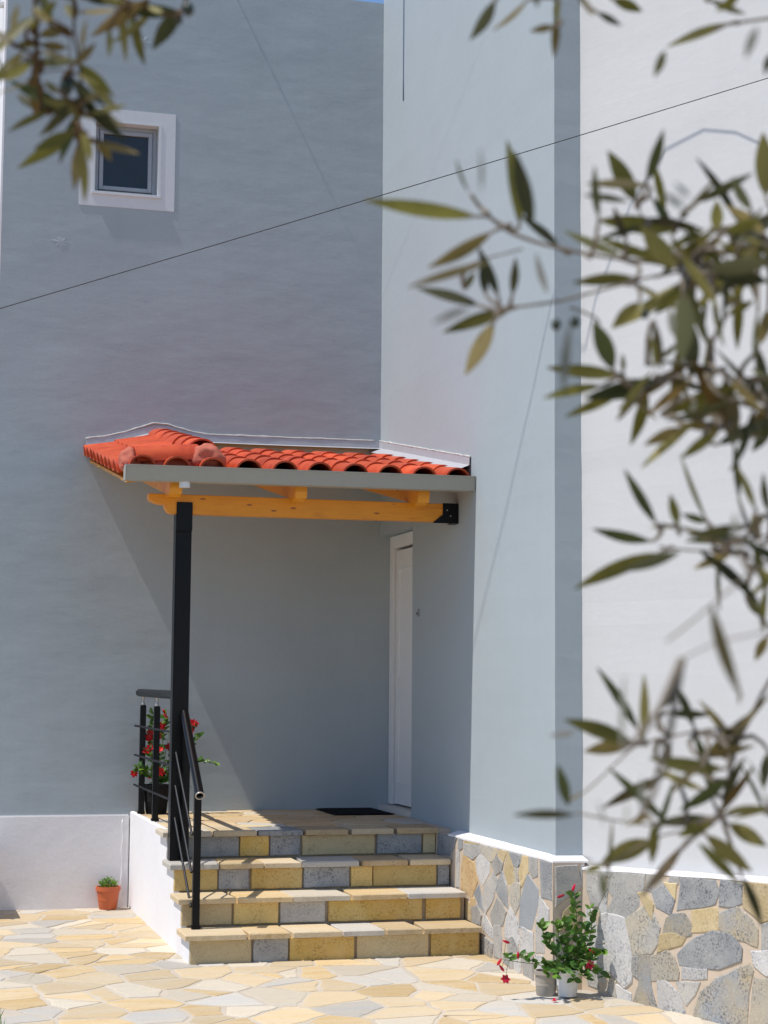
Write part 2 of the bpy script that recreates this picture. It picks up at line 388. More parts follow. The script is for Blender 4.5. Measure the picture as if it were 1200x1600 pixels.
# ------------------------------------------------------------------ measured data (world metres x 1000)
LEAVES_R=[[-3366,-12552,2024,-3448,-12540,2033,13,0],[-3332,-12544,2022,-3346,-12555,2082,17,0],[-3375,-12688,1982,-3388,-12691,2029,11,1],[-3285,-12502,2019,-3312,-12490,2045,14,1],[-3394,-12614,2023,-3405,-12620,2044,7,2],[-3474,-12878,1945,-3477,-12885,1966,4,3],[-3358,-12559,2012,-3404,-12553,1984,10,4],[-3351,-12552,1966,-3363,-12542,2005,10,1],[-3340,-12492,1981,-3343,-12487,2005,7,1],[-3356,-12491,1985,-3352,-12501,1996,6,1],[-3393,-12655,1965,-3443,-12637,1949,6,4],[-3347,-12500,1971,-3391,-12480,1986,10,1],[-3320,-12492,1972,-3372,-12486,1952,11,0],[-3341,-12513,1957,-3359,-12500,1918,15,4],[-3332,-12528,1974,-3333,-12538,2000,7,1],[-3350,-12648,1949,-3362,-12658,1973,5,3],[-3238,-12513,2014,-3279,-12495,2035,12,2],[-3477,-12870,1885,-3497,-12869,1876,4,3],[-3416,-12846,1848,-3413,-12849,1886,5,3],[-3238,-12509,1923,-3290,-12487,1930,11,0],[-3266,-12539,1909,-3308,-12529,1899,8,0],[-3249,-12534,1905,-3289,-12523,1887,8,0],[-3272,-12574,1914,-3289,-12578,1948,15,2],[-3240,-12516,1924,-3245,-12527,1936,4,1],[-3264,-12595,1977,-3305,-12580,1974,9,0],[-3251,-12573,1965,-3269,-12565,1947,12,0],[-3248,-12561,2042,-3271,-12563,2078,17,0],[-3299,-12614,2012,-3306,-12624,2046,6,2],[-3303,-12674,2008,-3334,-12673,2010,5,2],[-3214,-12552,2025,-3271,-12543,2031,14,0],[-3258,-12567,2010,-3266,-12562,2037,8,5],[-3223,-12579,1990,-3249,-12573,2021,23,0],[-3205,-12527,2033,-3224,-12534,2055,11,2],[-3258,-12602,2045,-3250,-12614,2080,10,2],[-3252,-12651,2009,-3230,-12657,2036,6,5],[-3382,-12934,1935,-3391,-12936,1941,4,3],[-3387,-12938,1928,-3398,-12937,1935,4,3],[-3186,-12621,2025,-3198,-12616,2050,10,2],[-3137,-12549,2058,-3136,-12544,2110,17,0],[-3179,-12551,2028,-3175,-12544,2054,14,0],[-3205,-12617,2009,-3183,-12629,2017,16,0],[-3181,-12526,2015,-3160,-12526,2035,9,4],[-3159,-12590,2017,-3184,-12574,2042,11,4],[-3144,-12570,2000,-3164,-12558,2014,20,1],[-3201,-12587,1986,-3165,-12604,1979,16,1],[-3250,-12681,1965,-3213,-12701,1968,12,1],[-3218,-12573,1982,-3262,-12546,1950,11,0],[-3216,-12578,1978,-3243,-12581,1955,9,0],[-3231,-12603,1969,-3234,-12605,1916,15,2],[-3193,-12536,1962,-3193,-12535,1918,14,2],[-3199,-12587,1971,-3195,-12594,1931,12,0],[-3164,-12526,1991,-3185,-12521,1974,5,6],[-3193,-12595,1955,-3180,-12611,1963,7,0],[-3179,-12615,1955,-3185,-12618,1918,12,0],[-3143,-12562,1970,-3153,-12565,1940,9,4],[-3250,-12596,1947,-3244,-12595,1912,6,5],[-3293,-12684,1917,-3284,-12673,1896,7,0],[-3220,-12592,1906,-3249,-12580,1881,12,6],[-3168,-12540,1920,-3161,-12539,1868,16,5],[-3215,-12504,1914,-3226,-12497,1872,11,0],[-3221,-12576,1875,-3247,-12570,1862,9,4],[-3203,-12602,1871,-3230,-12594,1850,9,0],[-3162,-12593,1892,-3167,-12580,1868,12,6],[-3130,-12541,1887,-3144,-12535,1866,20,2],[-3221,-12600,1891,-3227,-12603,1879,6,1],[-3195,-12584,1884,-3210,-12587,1888,6,5],[-3163,-12597,1913,-3170,-12586,1919,6,2],[-3283,-12698,1915,-3290,-12709,1931,5,3],[-3205,-12645,1982,-3195,-12647,1994,7,4],[-3146,-12531,2000,-3158,-12531,2004,9,4],[-3193,-12652,1993,-3205,-12645,1999,9,0],[-3176,-12525,1812,-3195,-12519,1864,13,0],[-3225,-12542,1808,-3253,-12548,1847,9,2],[-3222,-12571,1804,-3224,-12564,1828,10,0],[-3211,-12502,1799,-3251,-12482,1809,9,2],[-3229,-12555,1786,-3286,-12533,1760,12,0],[-3246,-12626,1781,-3283,-12611,1768,8,2],[-3175,-12523,1813,-3193,-12517,1819,7,2],[-3203,-12531,1808,-3221,-12521,1808,8,0],[-3185,-12575,1792,-3212,-12558,1805,7,5],[-3149,-12513,1792,-3182,-12513,1778,8,4],[-3130,-12517,1800,-3130,-12508,1822,15,4],[-3137,-12549,1818,-3148,-12560,1847,9,1],[-3131,-12519,1743,-3145,-12526,1760,11,2],[-3121,-12513,1729,-3128,-12505,1710,10,4],[-3362,-12941,1763,-3367,-12949,1774,5,3],[-3142,-12551,1818,-3153,-12545,1804,9,4],[-3222,-12501,1656,-3250,-12487,1704,8,2],[-3247,-12548,1649,-3300,-12548,1666,12,0],[-3220,-12482,1646,-3259,-12483,1641,11,4],[-3308,-12589,1659,-3328,-12593,1656,6,3],[-3206,-12500,1673,-3189,-12500,1691,8,1],[-3177,-12500,1660,-3189,-12498,1690,7,1],[-3200,-12620,1678,-3204,-12628,1690,5,5],[-3169,-12522,1642,-3151,-12534,1669,15,5],[-3200,-12489,1633,-3189,-12487,1646,7,2],[-3169,-12542,1635,-3164,-12544,1653,6,1],[-3207,-12578,1635,-3235,-12580,1613,11,5],[-3163,-12530,1624,-3198,-12518,1599,10,2],[-3311,-12584,1608,-3318,-12582,1636,8,2],[-3334,-12653,1607,-3373,-12646,1607,6,1],[-3306,-12596,1617,-3313,-12593,1613,6,4],[-3193,-12580,1601,-3159,-12581,1605,6,0],[-3152,-12505,1588,-3128,-12520,1572,12,0],[-3181,-12526,1582,-3148,-12535,1555,12,0],[-3228,-12613,1584,-3201,-12622,1556,8,0],[-3189,-12557,1594,-3213,-12549,1583,11,0],[-3178,-12481,1570,-3211,-12479,1534,8,6],[-3236,-12556,1593,-3235,-12551,1564,10,0],[-3203,-12483,1574,-3241,-12471,1557,15,0],[-3256,-12514,1560,-3267,-12502,1555,10,0],[-3291,-12594,1565,-3293,-12603,1545,9,0],[-3122,-12513,1642,-3128,-12516,1614,8,2],[-3403,-12893,1657,-3400,-12890,1695,3,3],[-3387,-12882,1624,-3385,-12877,1643,3,3],[-3406,-12903,1620,-3402,-12896,1632,3,3],[-3415,-12899,1620,-3422,-12907,1633,3,3],[-3271,-12633,1604,-3289,-12632,1598,7,4],[-3350,-12541,2191,-3364,-12524,2165,10,2],[-3321,-12532,2198,-3350,-12534,2170,5,4],[-3315,-12572,2163,-3332,-12566,2160,6,5],[-3308,-12557,2177,-3307,-12549,2149,7,5],[-3307,-12559,2189,-3312,-12566,2168,8,0],[-3289,-12587,2171,-3268,-12583,2165,6,1],[-3296,-12575,2186,-3285,-12570,2175,12,7],[-3250,-12524,2209,-3227,-12527,2201,9,0],[-3177,-12574,2180,-3221,-12557,2163,9,0],[-3287,-12698,2104,-3289,-12686,2090,6,2],[-3202,-12590,2189,-3171,-12587,2183,12,1],[-3349,-12945,2023,-3350,-12934,2010,5,3],[-3199,-12675,2119,-3200,-12670,2106,7,1],[-3365,-12668,2145,-3367,-12675,2133,4,1],[-3220,-12675,2160,-3237,-12672,2146,11,0],[-3220,-12553,2001,-3277,-12553,2016,9,0],[-3234,-12552,2001,-3196,-12554,2000,7,0],[-3243,-12542,1988,-3205,-12557,1963,7,0],[-3223,-12547,1992,-3189,-12575,2025,10,0],[-3115,-12586,2002,-3121,-12562,1966,7,0],[-3109,-12587,2002,-3141,-12586,1977,8,0],[-3112,-12586,2002,-3072,-12592,1990,6,1],[-3180,-12559,1997,-3224,-12529,1976,8,6],[-3190,-12556,1996,-3189,-12547,1950,6,0],[-3191,-12556,1996,-3207,-12550,2029,5,0],[-3211,-12556,1994,-3191,-12548,1948,8,0],[-3140,-12558,1896,-3184,-12556,1939,11,0],[-3129,-12562,1890,-3066,-12567,1903,10,0],[-3168,-12559,1914,-3135,-12580,1916,6,6],[-3142,-12558,1897,-3157,-12568,1944,10,5],[-3202,-12550,1926,-3248,-12527,1895,9,6],[-3231,-12546,1925,-3203,-12555,1947,5,0],[-3248,-12532,1918,-3222,-12537,1886,7,5],[-3219,-12544,1914,-3283,-12544,1898,13,2],[-3217,-12543,1914,-3279,-12543,1898,12,5],[-3218,-12544,1889,-3161,-12553,1913,12,0],[-3211,-12544,1888,-3204,-12542,1948,11,0],[-3193,-12543,1887,-3233,-12532,1850,8,0],[-3193,-12543,1887,-3163,-12548,1906,6,4],[-3172,-12548,1881,-3207,-12564,1929,12,6],[-3169,-12550,1880,-3202,-12525,1886,7,4],[-3237,-12550,2033,-3190,-12552,2028,8,5],[-3220,-12551,2011,-3188,-12551,2029,6,0],[-3217,-12553,2006,-3178,-12552,2013,5,1],[-3210,-12553,2033,-3170,-12552,1995,8,0],[-3142,-12572,2041,-3122,-12554,1982,13,1],[-3166,-12564,2030,-3201,-12563,2079,9,1],[-3184,-12560,2018,-3143,-12574,1996,8,0],[-3191,-12541,1790,-3152,-12560,1751,10,1],[-3353,-12894,1732,-3337,-12895,1684,7,5],[-3152,-12547,1799,-3191,-12517,1798,7,2],[-3151,-12547,1800,-3147,-12558,1759,6,0],[-3129,-12548,1708,-3111,-12549,1744,7,0],[-3130,-12547,1706,-3089,-12548,1714,7,0],[-3156,-12528,1644,-3186,-12528,1680,9,4],[-3165,-12522,1605,-3156,-12541,1639,7,1],[-3227,-12519,1649,-3225,-12517,1699,8,0],[-3206,-12516,1589,-3244,-12493,1630,10,2],[-3171,-12523,1595,-3140,-12525,1632,9,6],[-3173,-12522,1594,-3213,-12506,1589,9,1],[-3246,-12506,1593,-3249,-12502,1539,11,0],[-3124,-12538,1603,-3154,-12518,1592,5,0],[-3157,-12569,1975,-3178,-12571,2019,8,4],[-3145,-12522,1990,-3145,-12515,1947,8,0],[-3141,-12571,2000,-3100,-12572,2041,10,1],[-3151,-12525,1978,-3185,-12533,2021,10,0],[-3170,-12536,2011,-3133,-12536,2054,8,1],[-3185,-12513,2017,-3153,-12534,2019,6,0],[-3183,-12539,1982,-3209,-12533,2028,8,4],[-3161,-12587,2019,-3169,-12598,1981,5,1],[-3217,-12596,2035,-3177,-12606,2057,8,1],[-3183,-12555,2012,-3135,-12570,2014,8,5],[-3210,-12560,1990,-3190,-12562,1935,9,2],[-3178,-12567,1990,-3209,-12572,1959,5,0],[-3199,-12605,1996,-3203,-12607,1941,9,1],[-3184,-12581,1965,-3171,-12603,2002,7,0],[-3154,-12536,2023,-3112,-12553,2059,11,1],[-3176,-12535,2035,-3127,-12530,2035,7,0],[-3156,-12519,2036,-3106,-12550,2022,10,1],[-3159,-12565,1993,-3191,-12561,1974,5,2],[-3172,-12579,2013,-3137,-12596,1998,7,0],[-3200,-12506,2051,-3218,-12524,2087,7,0],[-3131,-12623,1921,-3143,-12627,1966,8,0],[-3144,-12522,1922,-3180,-12492,1884,9,1],[-3172,-12592,1887,-3192,-12594,1842,8,1],[-3200,-12518,1932,-3179,-12507,1902,6,0],[-3160,-12581,1933,-3157,-12589,1896,7,1],[-3199,-12609,1906,-3168,-12601,1884,7,4],[-3195,-12579,1863,-3157,-12610,1883,10,1],[-3127,-12529,1897,-3124,-12547,1951,9,1],[-3166,-12512,1924,-3179,-12502,1892,7,0],[-3159,-12517,1897,-3193,-12509,1899,6,1],[-3267,-12570,1880,-3239,-12567,1916,7,0],[-3225,-12542,1919,-3179,-12548,1906,7,1],[-3197,-12590,1897,-3141,-12596,1880,8,5],[-3166,-12508,1955,-3162,-12483,1898,11,0],[-3194,-12607,1892,-3245,-12603,1875,9,1],[-3183,-12592,1793,-3142,-12611,1763,10,1],[-3149,-12533,1754,-3118,-12527,1778,6,0],[-3141,-12581,1761,-3164,-12564,1780,7,0],[-3181,-12604,1803,-3224,-12590,1795,9,1],[-3152,-12529,1830,-3160,-12537,1872,6,1],[-3170,-12590,1816,-3185,-12591,1847,6,0],[-3115,-12500,1767,-3124,-12510,1731,6,0],[-3156,-12500,1786,-3148,-12487,1747,7,2],[-3175,-12514,1613,-3209,-12498,1629,6,0],[-3131,-12524,1596,-3144,-12507,1635,8,2],[-3191,-12495,1621,-3212,-12500,1572,9,2],[-3191,-12580,1632,-3236,-12550,1639,11,0],[-3170,-12490,1630,-3139,-12517,1666,8,4],[-3191,-12478,1622,-3237,-12466,1598,9,5],[-3157,-12490,1604,-3181,-12506,1659,9,2],[-3155,-12573,1609,-3170,-12567,1642,5,0],[-3185,-12467,1670,-3157,-12491,1669,7,1],[-3135,-12492,1548,-3119,-12493,1509,7,1],[-3171,-12548,1652,-3133,-12542,1687,9,4],[-3203,-12564,1640,-3158,-12561,1648,8,5],[-3240,-12561,2025,-3278,-12563,2012,6,1],[-3236,-12608,1993,-3213,-12622,1952,7,0],[-3248,-12582,2049,-3288,-12563,2052,8,5]]
LEAVES_L=[[-3636,-12359,2117,-3679,-12353,2089,10,0],[-3641,-12416,2103,-3671,-12415,2087,10,0],[-3630,-12345,2117,-3626,-12349,2067,10,0],[-3631,-12335,2119,-3633,-12334,2081,8,4],[-3622,-12371,2112,-3588,-12383,2100,11,4],[-3620,-12366,2111,-3609,-12378,2094,8,4],[-3629,-12389,2126,-3600,-12387,2137,6,0],[-3634,-12411,2129,-3621,-12411,2136,6,4],[-3640,-12396,2155,-3623,-12405,2144,6,0],[-3645,-12426,2150,-3630,-12443,2163,7,5],[-3663,-12324,2147,-3679,-12313,2162,8,1],[-3661,-12340,2143,-3637,-12340,2153,12,1],[-3666,-12326,2179,-3665,-12331,2138,10,6],[-3656,-12363,2134,-3636,-12368,2133,7,5],[-3642,-12368,2133,-3656,-12351,2119,8,5],[-3669,-12345,2178,-3692,-12326,2168,12,0],[-3679,-12408,2159,-3697,-12398,2150,8,1],[-3664,-12357,2189,-3643,-12356,2189,9,5],[-3682,-12357,2187,-3665,-12354,2191,7,0],[-3689,-12387,2178,-3704,-12374,2190,8,5],[-3666,-12383,2174,-3645,-12386,2170,5,4],[-3664,-12335,2204,-3641,-12337,2213,12,4],[-3656,-12398,2193,-3677,-12399,2200,8,4],[-3666,-12393,2198,-3656,-12394,2212,12,0],[-3637,-12334,2222,-3643,-12324,2237,12,0],[-3647,-12509,2130,-3644,-12515,2154,7,4],[-3604,-12362,2222,-3638,-12357,2218,8,4],[-3588,-12408,2215,-3630,-12405,2182,11,6],[-3618,-12420,2185,-3617,-12417,2163,5,0],[-3594,-12377,2212,-3584,-12373,2175,9,0],[-3602,-12408,2205,-3599,-12396,2194,8,2],[-3559,-12394,2215,-3581,-12393,2181,13,1],[-3580,-12444,2191,-3590,-12430,2201,5,0],[-3630,-12338,2238,-3601,-12336,2238,8,1],[-3622,-12379,2223,-3594,-12391,2216,8,0],[-3692,-12531,2153,-3697,-12534,2131,5,4],[-3674,-12397,2146,-3698,-12379,2139,6,5],[-3668,-12331,2173,-3670,-12323,2163,7,1],[-3678,-12407,2183,-3671,-12416,2186,6,0],[-3661,-12397,2192,-3671,-12385,2209,10,0],[-3653,-12408,2135,-3664,-12398,2145,8,1],[-3651,-12355,2144,-3662,-12350,2139,9,0],[-3639,-12449,2094,-3633,-12455,2069,8,0],[-3687,-12485,2132,-3694,-12491,2121,8,4],[-3671,-12365,2239,-3655,-12369,2194,8,2],[-3669,-12367,2209,-3705,-12371,2165,10,0],[-3669,-12367,2209,-3708,-12340,2170,12,0],[-3664,-12365,2143,-3620,-12371,2128,8,0],[-3640,-12370,2222,-3684,-12377,2243,9,0],[-3636,-12372,2174,-3679,-12369,2169,9,2],[-3635,-12373,2171,-3608,-12376,2146,8,0],[-3635,-12373,2168,-3602,-12366,2138,7,0],[-3631,-12367,2148,-3664,-12370,2111,9,1],[-3631,-12366,2144,-3598,-12382,2109,10,1],[-3632,-12365,2138,-3647,-12356,2095,10,2],[-3632,-12364,2140,-3600,-12387,2118,8,1],[-3639,-12363,2160,-3618,-12370,2131,7,2],[-3646,-12363,2166,-3612,-12387,2133,11,1],[-3715,-12349,2206,-3694,-12364,2165,10,1],[-3687,-12357,2188,-3730,-12355,2173,9,0],[-3677,-12357,2183,-3712,-12353,2143,9,0],[-3561,-12398,2212,-3606,-12382,2216,11,2],[-3581,-12392,2213,-3610,-12369,2192,7,0],[-3606,-12388,2223,-3600,-12383,2172,11,0],[-3654,-12359,2136,-3686,-12336,2123,6,0],[-3642,-12366,2134,-3687,-12352,2159,11,2]]
TWIGS_R=[[1.04,-3362,-12522,2049,-3354,-12524,2038,-3332,-12525,2022,-3294,-12537,2009,-3241,-12551,2001,-3186,-12555,2001],[0.78,-3340,-12517,1962,-3328,-12513,1968,-3299,-12524,1972,-3279,-12530,1977,-3238,-12544,1989,-3203,-12550,1997],[0.69,-3286,-12525,1969,-3270,-12531,1962,-3266,-12534,1956],[0.52,-3322,-12522,2011,-3352,-12513,2002,-3375,-12507,1991],[0.61,-3330,-12523,2022,-3335,-12527,2025,-3345,-12516,2034,-3355,-12518,2034],[0.92,-3107,-12588,2002,-3150,-12575,2001,-3185,-12556,1996,-3211,-12556,1994,-3229,-12549,1990],[0.92,-3099,-12570,1875,-3142,-12558,1897,-3168,-12559,1914,-3186,-12555,1923,-3215,-12546,1928,-3233,-12546,1925],[0.54,-3251,-12530,1919,-3233,-12545,1910,-3203,-12542,1918,-3187,-12557,1923],[0.54,-3221,-12544,1889,-3194,-12543,1887,-3173,-12548,1881,-3145,-12562,1871],[0.46,-3242,-12549,2045,-3239,-12550,2036,-3222,-12550,2015,-3211,-12557,1994],[0.46,-3206,-12555,2037,-3214,-12550,2028],[0.61,-3120,-12582,2051,-3148,-12570,2038,-3177,-12560,2025,-3200,-12559,2002],[0.63,-3123,-12551,1777,-3139,-12548,1782,-3171,-12543,1789,-3204,-12540,1790,-3218,-12530,1793],[0.44,-3313,-12903,1757,-3333,-12904,1750,-3360,-12890,1725,-3373,-12882,1713],[0.33,-3313,-12903,1721,-3338,-12903,1716,-3350,-12891,1712,-3368,-12890,1704],[0.55,-3127,-12553,1807,-3170,-12542,1794,-3206,-12538,1807,-3218,-12528,1809],[1.07,-3119,-12550,1722,-3139,-12545,1692,-3146,-12534,1670,-3156,-12528,1646,-3163,-12523,1613,-3167,-12520,1594,-3192,-12514,1573,-3221,-12502,1536],[0.66,-3155,-12534,1661,-3187,-12525,1657,-3221,-12509,1649,-3234,-12514,1647],[0.5,-3226,-12520,1650,-3234,-12509,1642,-3262,-12501,1615,-3276,-12495,1605],[0.58,-3169,-12523,1595,-3215,-12514,1588,-3273,-12500,1597],[0.5,-3190,-12523,1585,-3214,-12507,1578,-3246,-12494,1557],[0.5,-3118,-12537,1603,-3137,-12539,1602,-3164,-12520,1594],[0.89,-3133,-12590,2185,-3154,-12588,2181,-3185,-12585,2174,-3190,-12573,2174],[0.79,-3303,-12549,2218,-3303,-12547,2194,-3306,-12552,2176],[0.69,-3275,-12555,2218,-3289,-12558,2191,-3275,-12555,2184],[0.59,-3346,-12542,2207,-3348,-12537,2193],[0.59,-3191,-12576,2212,-3195,-12575,2195]]
TWIGS_L=[[1.34,-3671,-12364,2243,-3670,-12369,2220,-3668,-12365,2194,-3667,-12361,2171,-3664,-12366,2145,-3663,-12360,2136],[0.8,-3641,-12370,2237,-3640,-12370,2209,-3639,-12368,2196,-3635,-12373,2170,-3631,-12367,2148,-3632,-12365,2138,-3634,-12364,2124,-3634,-12366,2112],[0.4,-3643,-12375,2193,-3643,-12374,2161],[0.4,-3631,-12364,2138,-3641,-12363,2166,-3664,-12365,2164],[0.93,-3715,-12349,2206,-3696,-12357,2194,-3684,-12357,2186,-3669,-12358,2180],[0.8,-3549,-12403,2237,-3557,-12396,2220,-3561,-12398,2212,-3573,-12392,2211,-3594,-12392,2216,-3615,-12385,2229],[0.53,-3594,-12389,2217,-3594,-12381,2210],[0.47,-3666,-12363,2135,-3656,-12358,2136,-3632,-12373,2133]]
OLIVES_R=[[-3304, -12544, 1951, 3.7], [-3291, -12548, 1953, 3.7], [-3242, -12562, 1959, 3.0]]
OLIVES_L=[[-3646, -12386, 2147, 5.5], [-3557, -12417, 2207, 4.5], [-3564, -12414, 2199, 3.2], [-3644, -12387, 2152, 2.6]]
STONES_WHITE=[["g",413,661,519,670,517,484,434,408,276,416,328,497,374,590],["g",538,660,562,662,556,559,535,557],["g",590,662,654,668,702,611,627,573,586,577],["g",766,672,814,676,810,629,755,636],["d",840,678,1075,691,1096,610,1073,555,1003,529,815,494,834,593],["d",1125,665,1204,683,1258,662,1256,573,1202,552,1113,547,1114,619],["o",1284,679,1431,689,1492,691,1489,515,1394,491,1280,553],["d",627,567,702,600,781,541,753,465,658,490],["t",726,621,797,620,788,554],["g",306,640,402,652,368,585,317,524,283,557],["b",456,411,572,482,604,477,673,375,656,288,613,236,482,216,449,295,417,387],["l",293,406,406,397,460,186,459,60,409,26,291,102,275,244],["l",231,399,271,407,267,259,201,243,202,315],["m",732,428,774,452,858,464,904,416,898,369,836,347,710,356],["o",683,334,794,354,857,340,836,309,666,250],["y",920,486,1083,518,1104,475,1087,417,919,387],["m",1113,491,1232,540,1318,490,1360,443,1354,362,1239,385,1112,423],["d",809,244,929,342,1061,399,1190,391,1253,328,1247,275,1099,216,937,195,824,200],["g",1399,469,1508,503,1505,357,1397,345],["l",1334,323,1500,346,1498,234,1418,223,1343,265],["b",607,212,730,254,777,225,808,160,802,121,622,90],["l",844,176,1008,189,1008,152,844,126],["l",665,80,718,91,806,37,862,-69,673,-93],["g",802,98,951,110,925,54,868,-3,832,33],["m",924,-67,976,68,1088,151,1305,253,1328,226,1293,104,1280,-88,1034,-126],["b",1342,192,1502,184,1507,-46,1309,-76,1326,72],["m",526,202,591,210,605,49,658,-83,479,-70,524,53],["g",465,187,509,200,508,90,470,109],["l",347,22,452,-11,452,-66,363,-63],["l",207,219,264,226,271,99,246,32,206,43],["b",282,77,336,40,336,-35,285,-18],["l",220,503,271,524,265,419,225,411],["t",529,548,567,556,626,495,625,425,572,486],["g",111,639,249,643,277,557,202,453,156,448,110,549],["l",109,427,162,416,188,314,187,153,120,128],["g",108,107,187,129,194,-7,131,1],["l",295,623,306,640,249,639,249,635]]
STONES_SIDE=[["o",608,694,899,707,888,689,597,659],["g",597,653,888,685,910,638,761,581,598,595],["b",920,692,1226,711,1187,628,1086,598,931,633],["y",1276,705,1383,707,1364,672,1306,605,1226,646],["r",587,580,783,548,848,441,742,337,533,364,543,496],["l",920,621,1065,575,1066,526,942,430,841,504,840,582],["g",1197,636,1306,598,1286,555,1187,525,1116,573],["y",1387,667,1426,677,1479,602,1502,513,1413,474,1335,554],["d",1441,696,1630,703,1611,634,1555,606,1502,617],["y",1644,691,1731,692,1740,594,1630,504,1592,573],["b",1508,594,1574,591,1574,528,1517,522],["g",1754,687,1874,679,1883,589,1812,569,1749,608],["d",1936,678,2109,688,2108,476,1953,474],["g",1137,527,1207,493,1147,376,1006,269,943,325,984,427],["d",1306,544,1374,469,1394,350,1316,368,1211,424,1227,481],["b",1527,506,1611,502,1592,394,1518,318,1442,383,1403,459],["s",1731,574,1892,500,1883,421,1793,274,1593,255,1611,402],["s",880,416,916,357,870,309,795,364],["s",922,350,964,264,891,298],["g",1217,377,1365,313,1307,231,1128,208,1087,259],["l",1432,348,1555,290,1593,175,1555,131,1355,170,1369,266],["g",742,269,859,287,923,238,902,180,765,176],["o",634,296,710,283,722,185,624,194],["r",727,317,796,322,796,286,731,282],["l",985,246,1128,174,1128,126,965,153,954,214],["m",944,115,1129,85,1109,7,924,15],["g",1148,197,1267,213,1287,120,1268,23,1159,21],["l",1630,250,1811,241,1811,141,1611,112],["g",1388,148,1480,173,1574,120,1593,103,1404,83],["l",1921,461,2056,410,2056,353,1891,297,1904,398],["g",1865,335,1970,310,1987,166,1864,142],["l",1499,80,1611,89,1611,-9,1518,-7],["g",1630,85,1811,105,1811,-27,1666,-24],["l",1850,120,1969,131,1969,-34,1864,-25],["g",1307,42,1480,70,1480,-6,1327,11],["d",474,712,552,722,553,635,479,614],["d",51,710,374,719,429,705,339,568,44,552],["g",441,588,486,600,477,372,444,369]]
RISERS=[[["g", -1.987, -1.482], ["o", -1.473, -1.277], ["d", -1.267, -1.062], ["t", -1.049, -0.541], ["d", -0.526, -0.207], ["t", -0.198, -0.102]], [["y", -1.974, -1.68], ["d", -1.672, -1.473], ["o", -1.456, -1.119], ["d", -1.109, -0.798], ["y", -0.791, -0.642], ["y", -0.637, -0.2], ["d", -0.191, -0.106]], [["t", -1.975, -1.642], ["y", -1.631, -1.344], ["g", -1.331, -1.038], ["o", -1.019, -0.393], ["o", -0.369, -0.134]], [["t", -1.971, -1.578], ["g", -1.566, -1.35], ["o", -1.34, -0.927], ["t", -0.913, -0.446], ["o", -0.431, -0.113]]]
TREADS=[[["w", -2.006, -1.67], ["c", -1.657, -1.367], ["d", -1.354, -1.052], ["n", -1.03, -0.737], ["t", -0.71, -0.417], ["n", -0.39, -0.098]], [["l", -1.992, -1.677], ["y", -1.669, -1.383], ["c", -1.374, -1.136], ["l", -1.123, -0.743], ["n", -0.717, -0.409], ["t", -0.392, -0.111]], [["c", -1.985, -1.626], ["y", -1.606, -1.26], ["w", -1.255, -0.884], ["o", -0.863, -0.506], ["l", -0.493, -0.108]], [["c", -1.99, -1.617], ["o", -1.593, -1.346], ["c", -1.321, -1.018], ["l", -1.006, -0.743], ["y", -0.726, -0.498], ["y", -0.481, -0.104]]]
STEMS_RIGHT=[[2,-4180,99,31,-4170,226,37,-4160,355,30,-4160,453,18,-4170,527],[-9,-4180,99,-73,-4200,169,-133,-4210,237,-185,-4220,298,-210,-4230,377],[-9,-4180,99,-77,-4210,125,-196,-4230,152,-321,-4230,188,-421,-4220,190],[5,-4180,99,36,-4210,141,99,-4230,168,137,-4240,200,173,-4240,219],[12,-4180,92,67,-4220,103,134,-4230,102,165,-4240,70],[5,-4180,99,84,-4160,197,125,-4150,299,136,-4150,384,114,-4160,445],[-9,-4180,99,-58,-4180,217,-86,-4180,309,-97,-4190,369],[-5,-4180,99,-38,-4200,207,-44,-4200,311,-65,-4200,396],[2,-4180,99,40,-4200,217,70,-4180,292,88,-4170,342],[-12,-4180,106,-116,-4240,151,-166,-4260,117,-180,-4260,98],[5,-4180,99,-18,-4240,122,-34,-4280,77,-31,-4280,51],[2,-4180,99,-61,-4260,132,-126,-4300,121,-171,-4310,93],[2,-4180,99,-2,-4270,125,21,-4300,84,49,-4300,64],[-77,-4210,125,-186,-4240,140,-270,-4240,156,-370,-4230,170,-439,-4230,185],[5,-4180,99,16,-4260,175,50,-4280,164,99,-4280,136]]
FLOWERS_RIGHT=[[13, -4170, 556, "b"], [-72, -4190, 515, "b"], [-408, -4220, 276, "b"], [-449, -4220, 167, "b"], [-435, -4220, 133, "b"], [-413, -4220, 73, "f"], [-342, -4230, 201, "b"], [95, -4240, 211, "b"], [76, -4250, 140, "f"]]
STEMS_LEFT=[[-1791,-300,942,-1782,-320,1085,-1765,-320,1300,-1757,-320,1429,-1758,-320,1479],[-1798,-300,942,-1816,-300,1120,-1845,-280,1263,-1854,-280,1327],[-1805,-300,942,-1833,-320,1086,-1864,-320,1171,-1893,-320,1200],[-1805,-300,942,-1851,-350,1044,-1910,-360,1066,-1983,-370,1074],[-1805,-300,942,-1886,-350,1030,-1945,-360,1045,-1988,-360,1024],[-1777,-300,941,-1715,-300,1120,-1613,-280,1263,-1538,-260,1356,-1527,-260,1399],[-1769,-300,941,-1684,-300,1048,-1569,-300,1112,-1478,-320,1120,-1360,-320,1094],[-1777,-300,941,-1656,-300,1084,-1551,-270,1212,-1480,-270,1306],[-1798,-300,942,-1826,-250,1226,-1838,-240,1370,-1844,-240,1478],[-1784,-300,941,-1780,-360,1030,-1775,-370,1059],[-1777,-300,941,-1698,-300,977,-1610,-300,955,-1536,-300,911],[-1784,-300,941,-1742,-280,1155,-1722,-280,1263,-1716,-280,1356]]
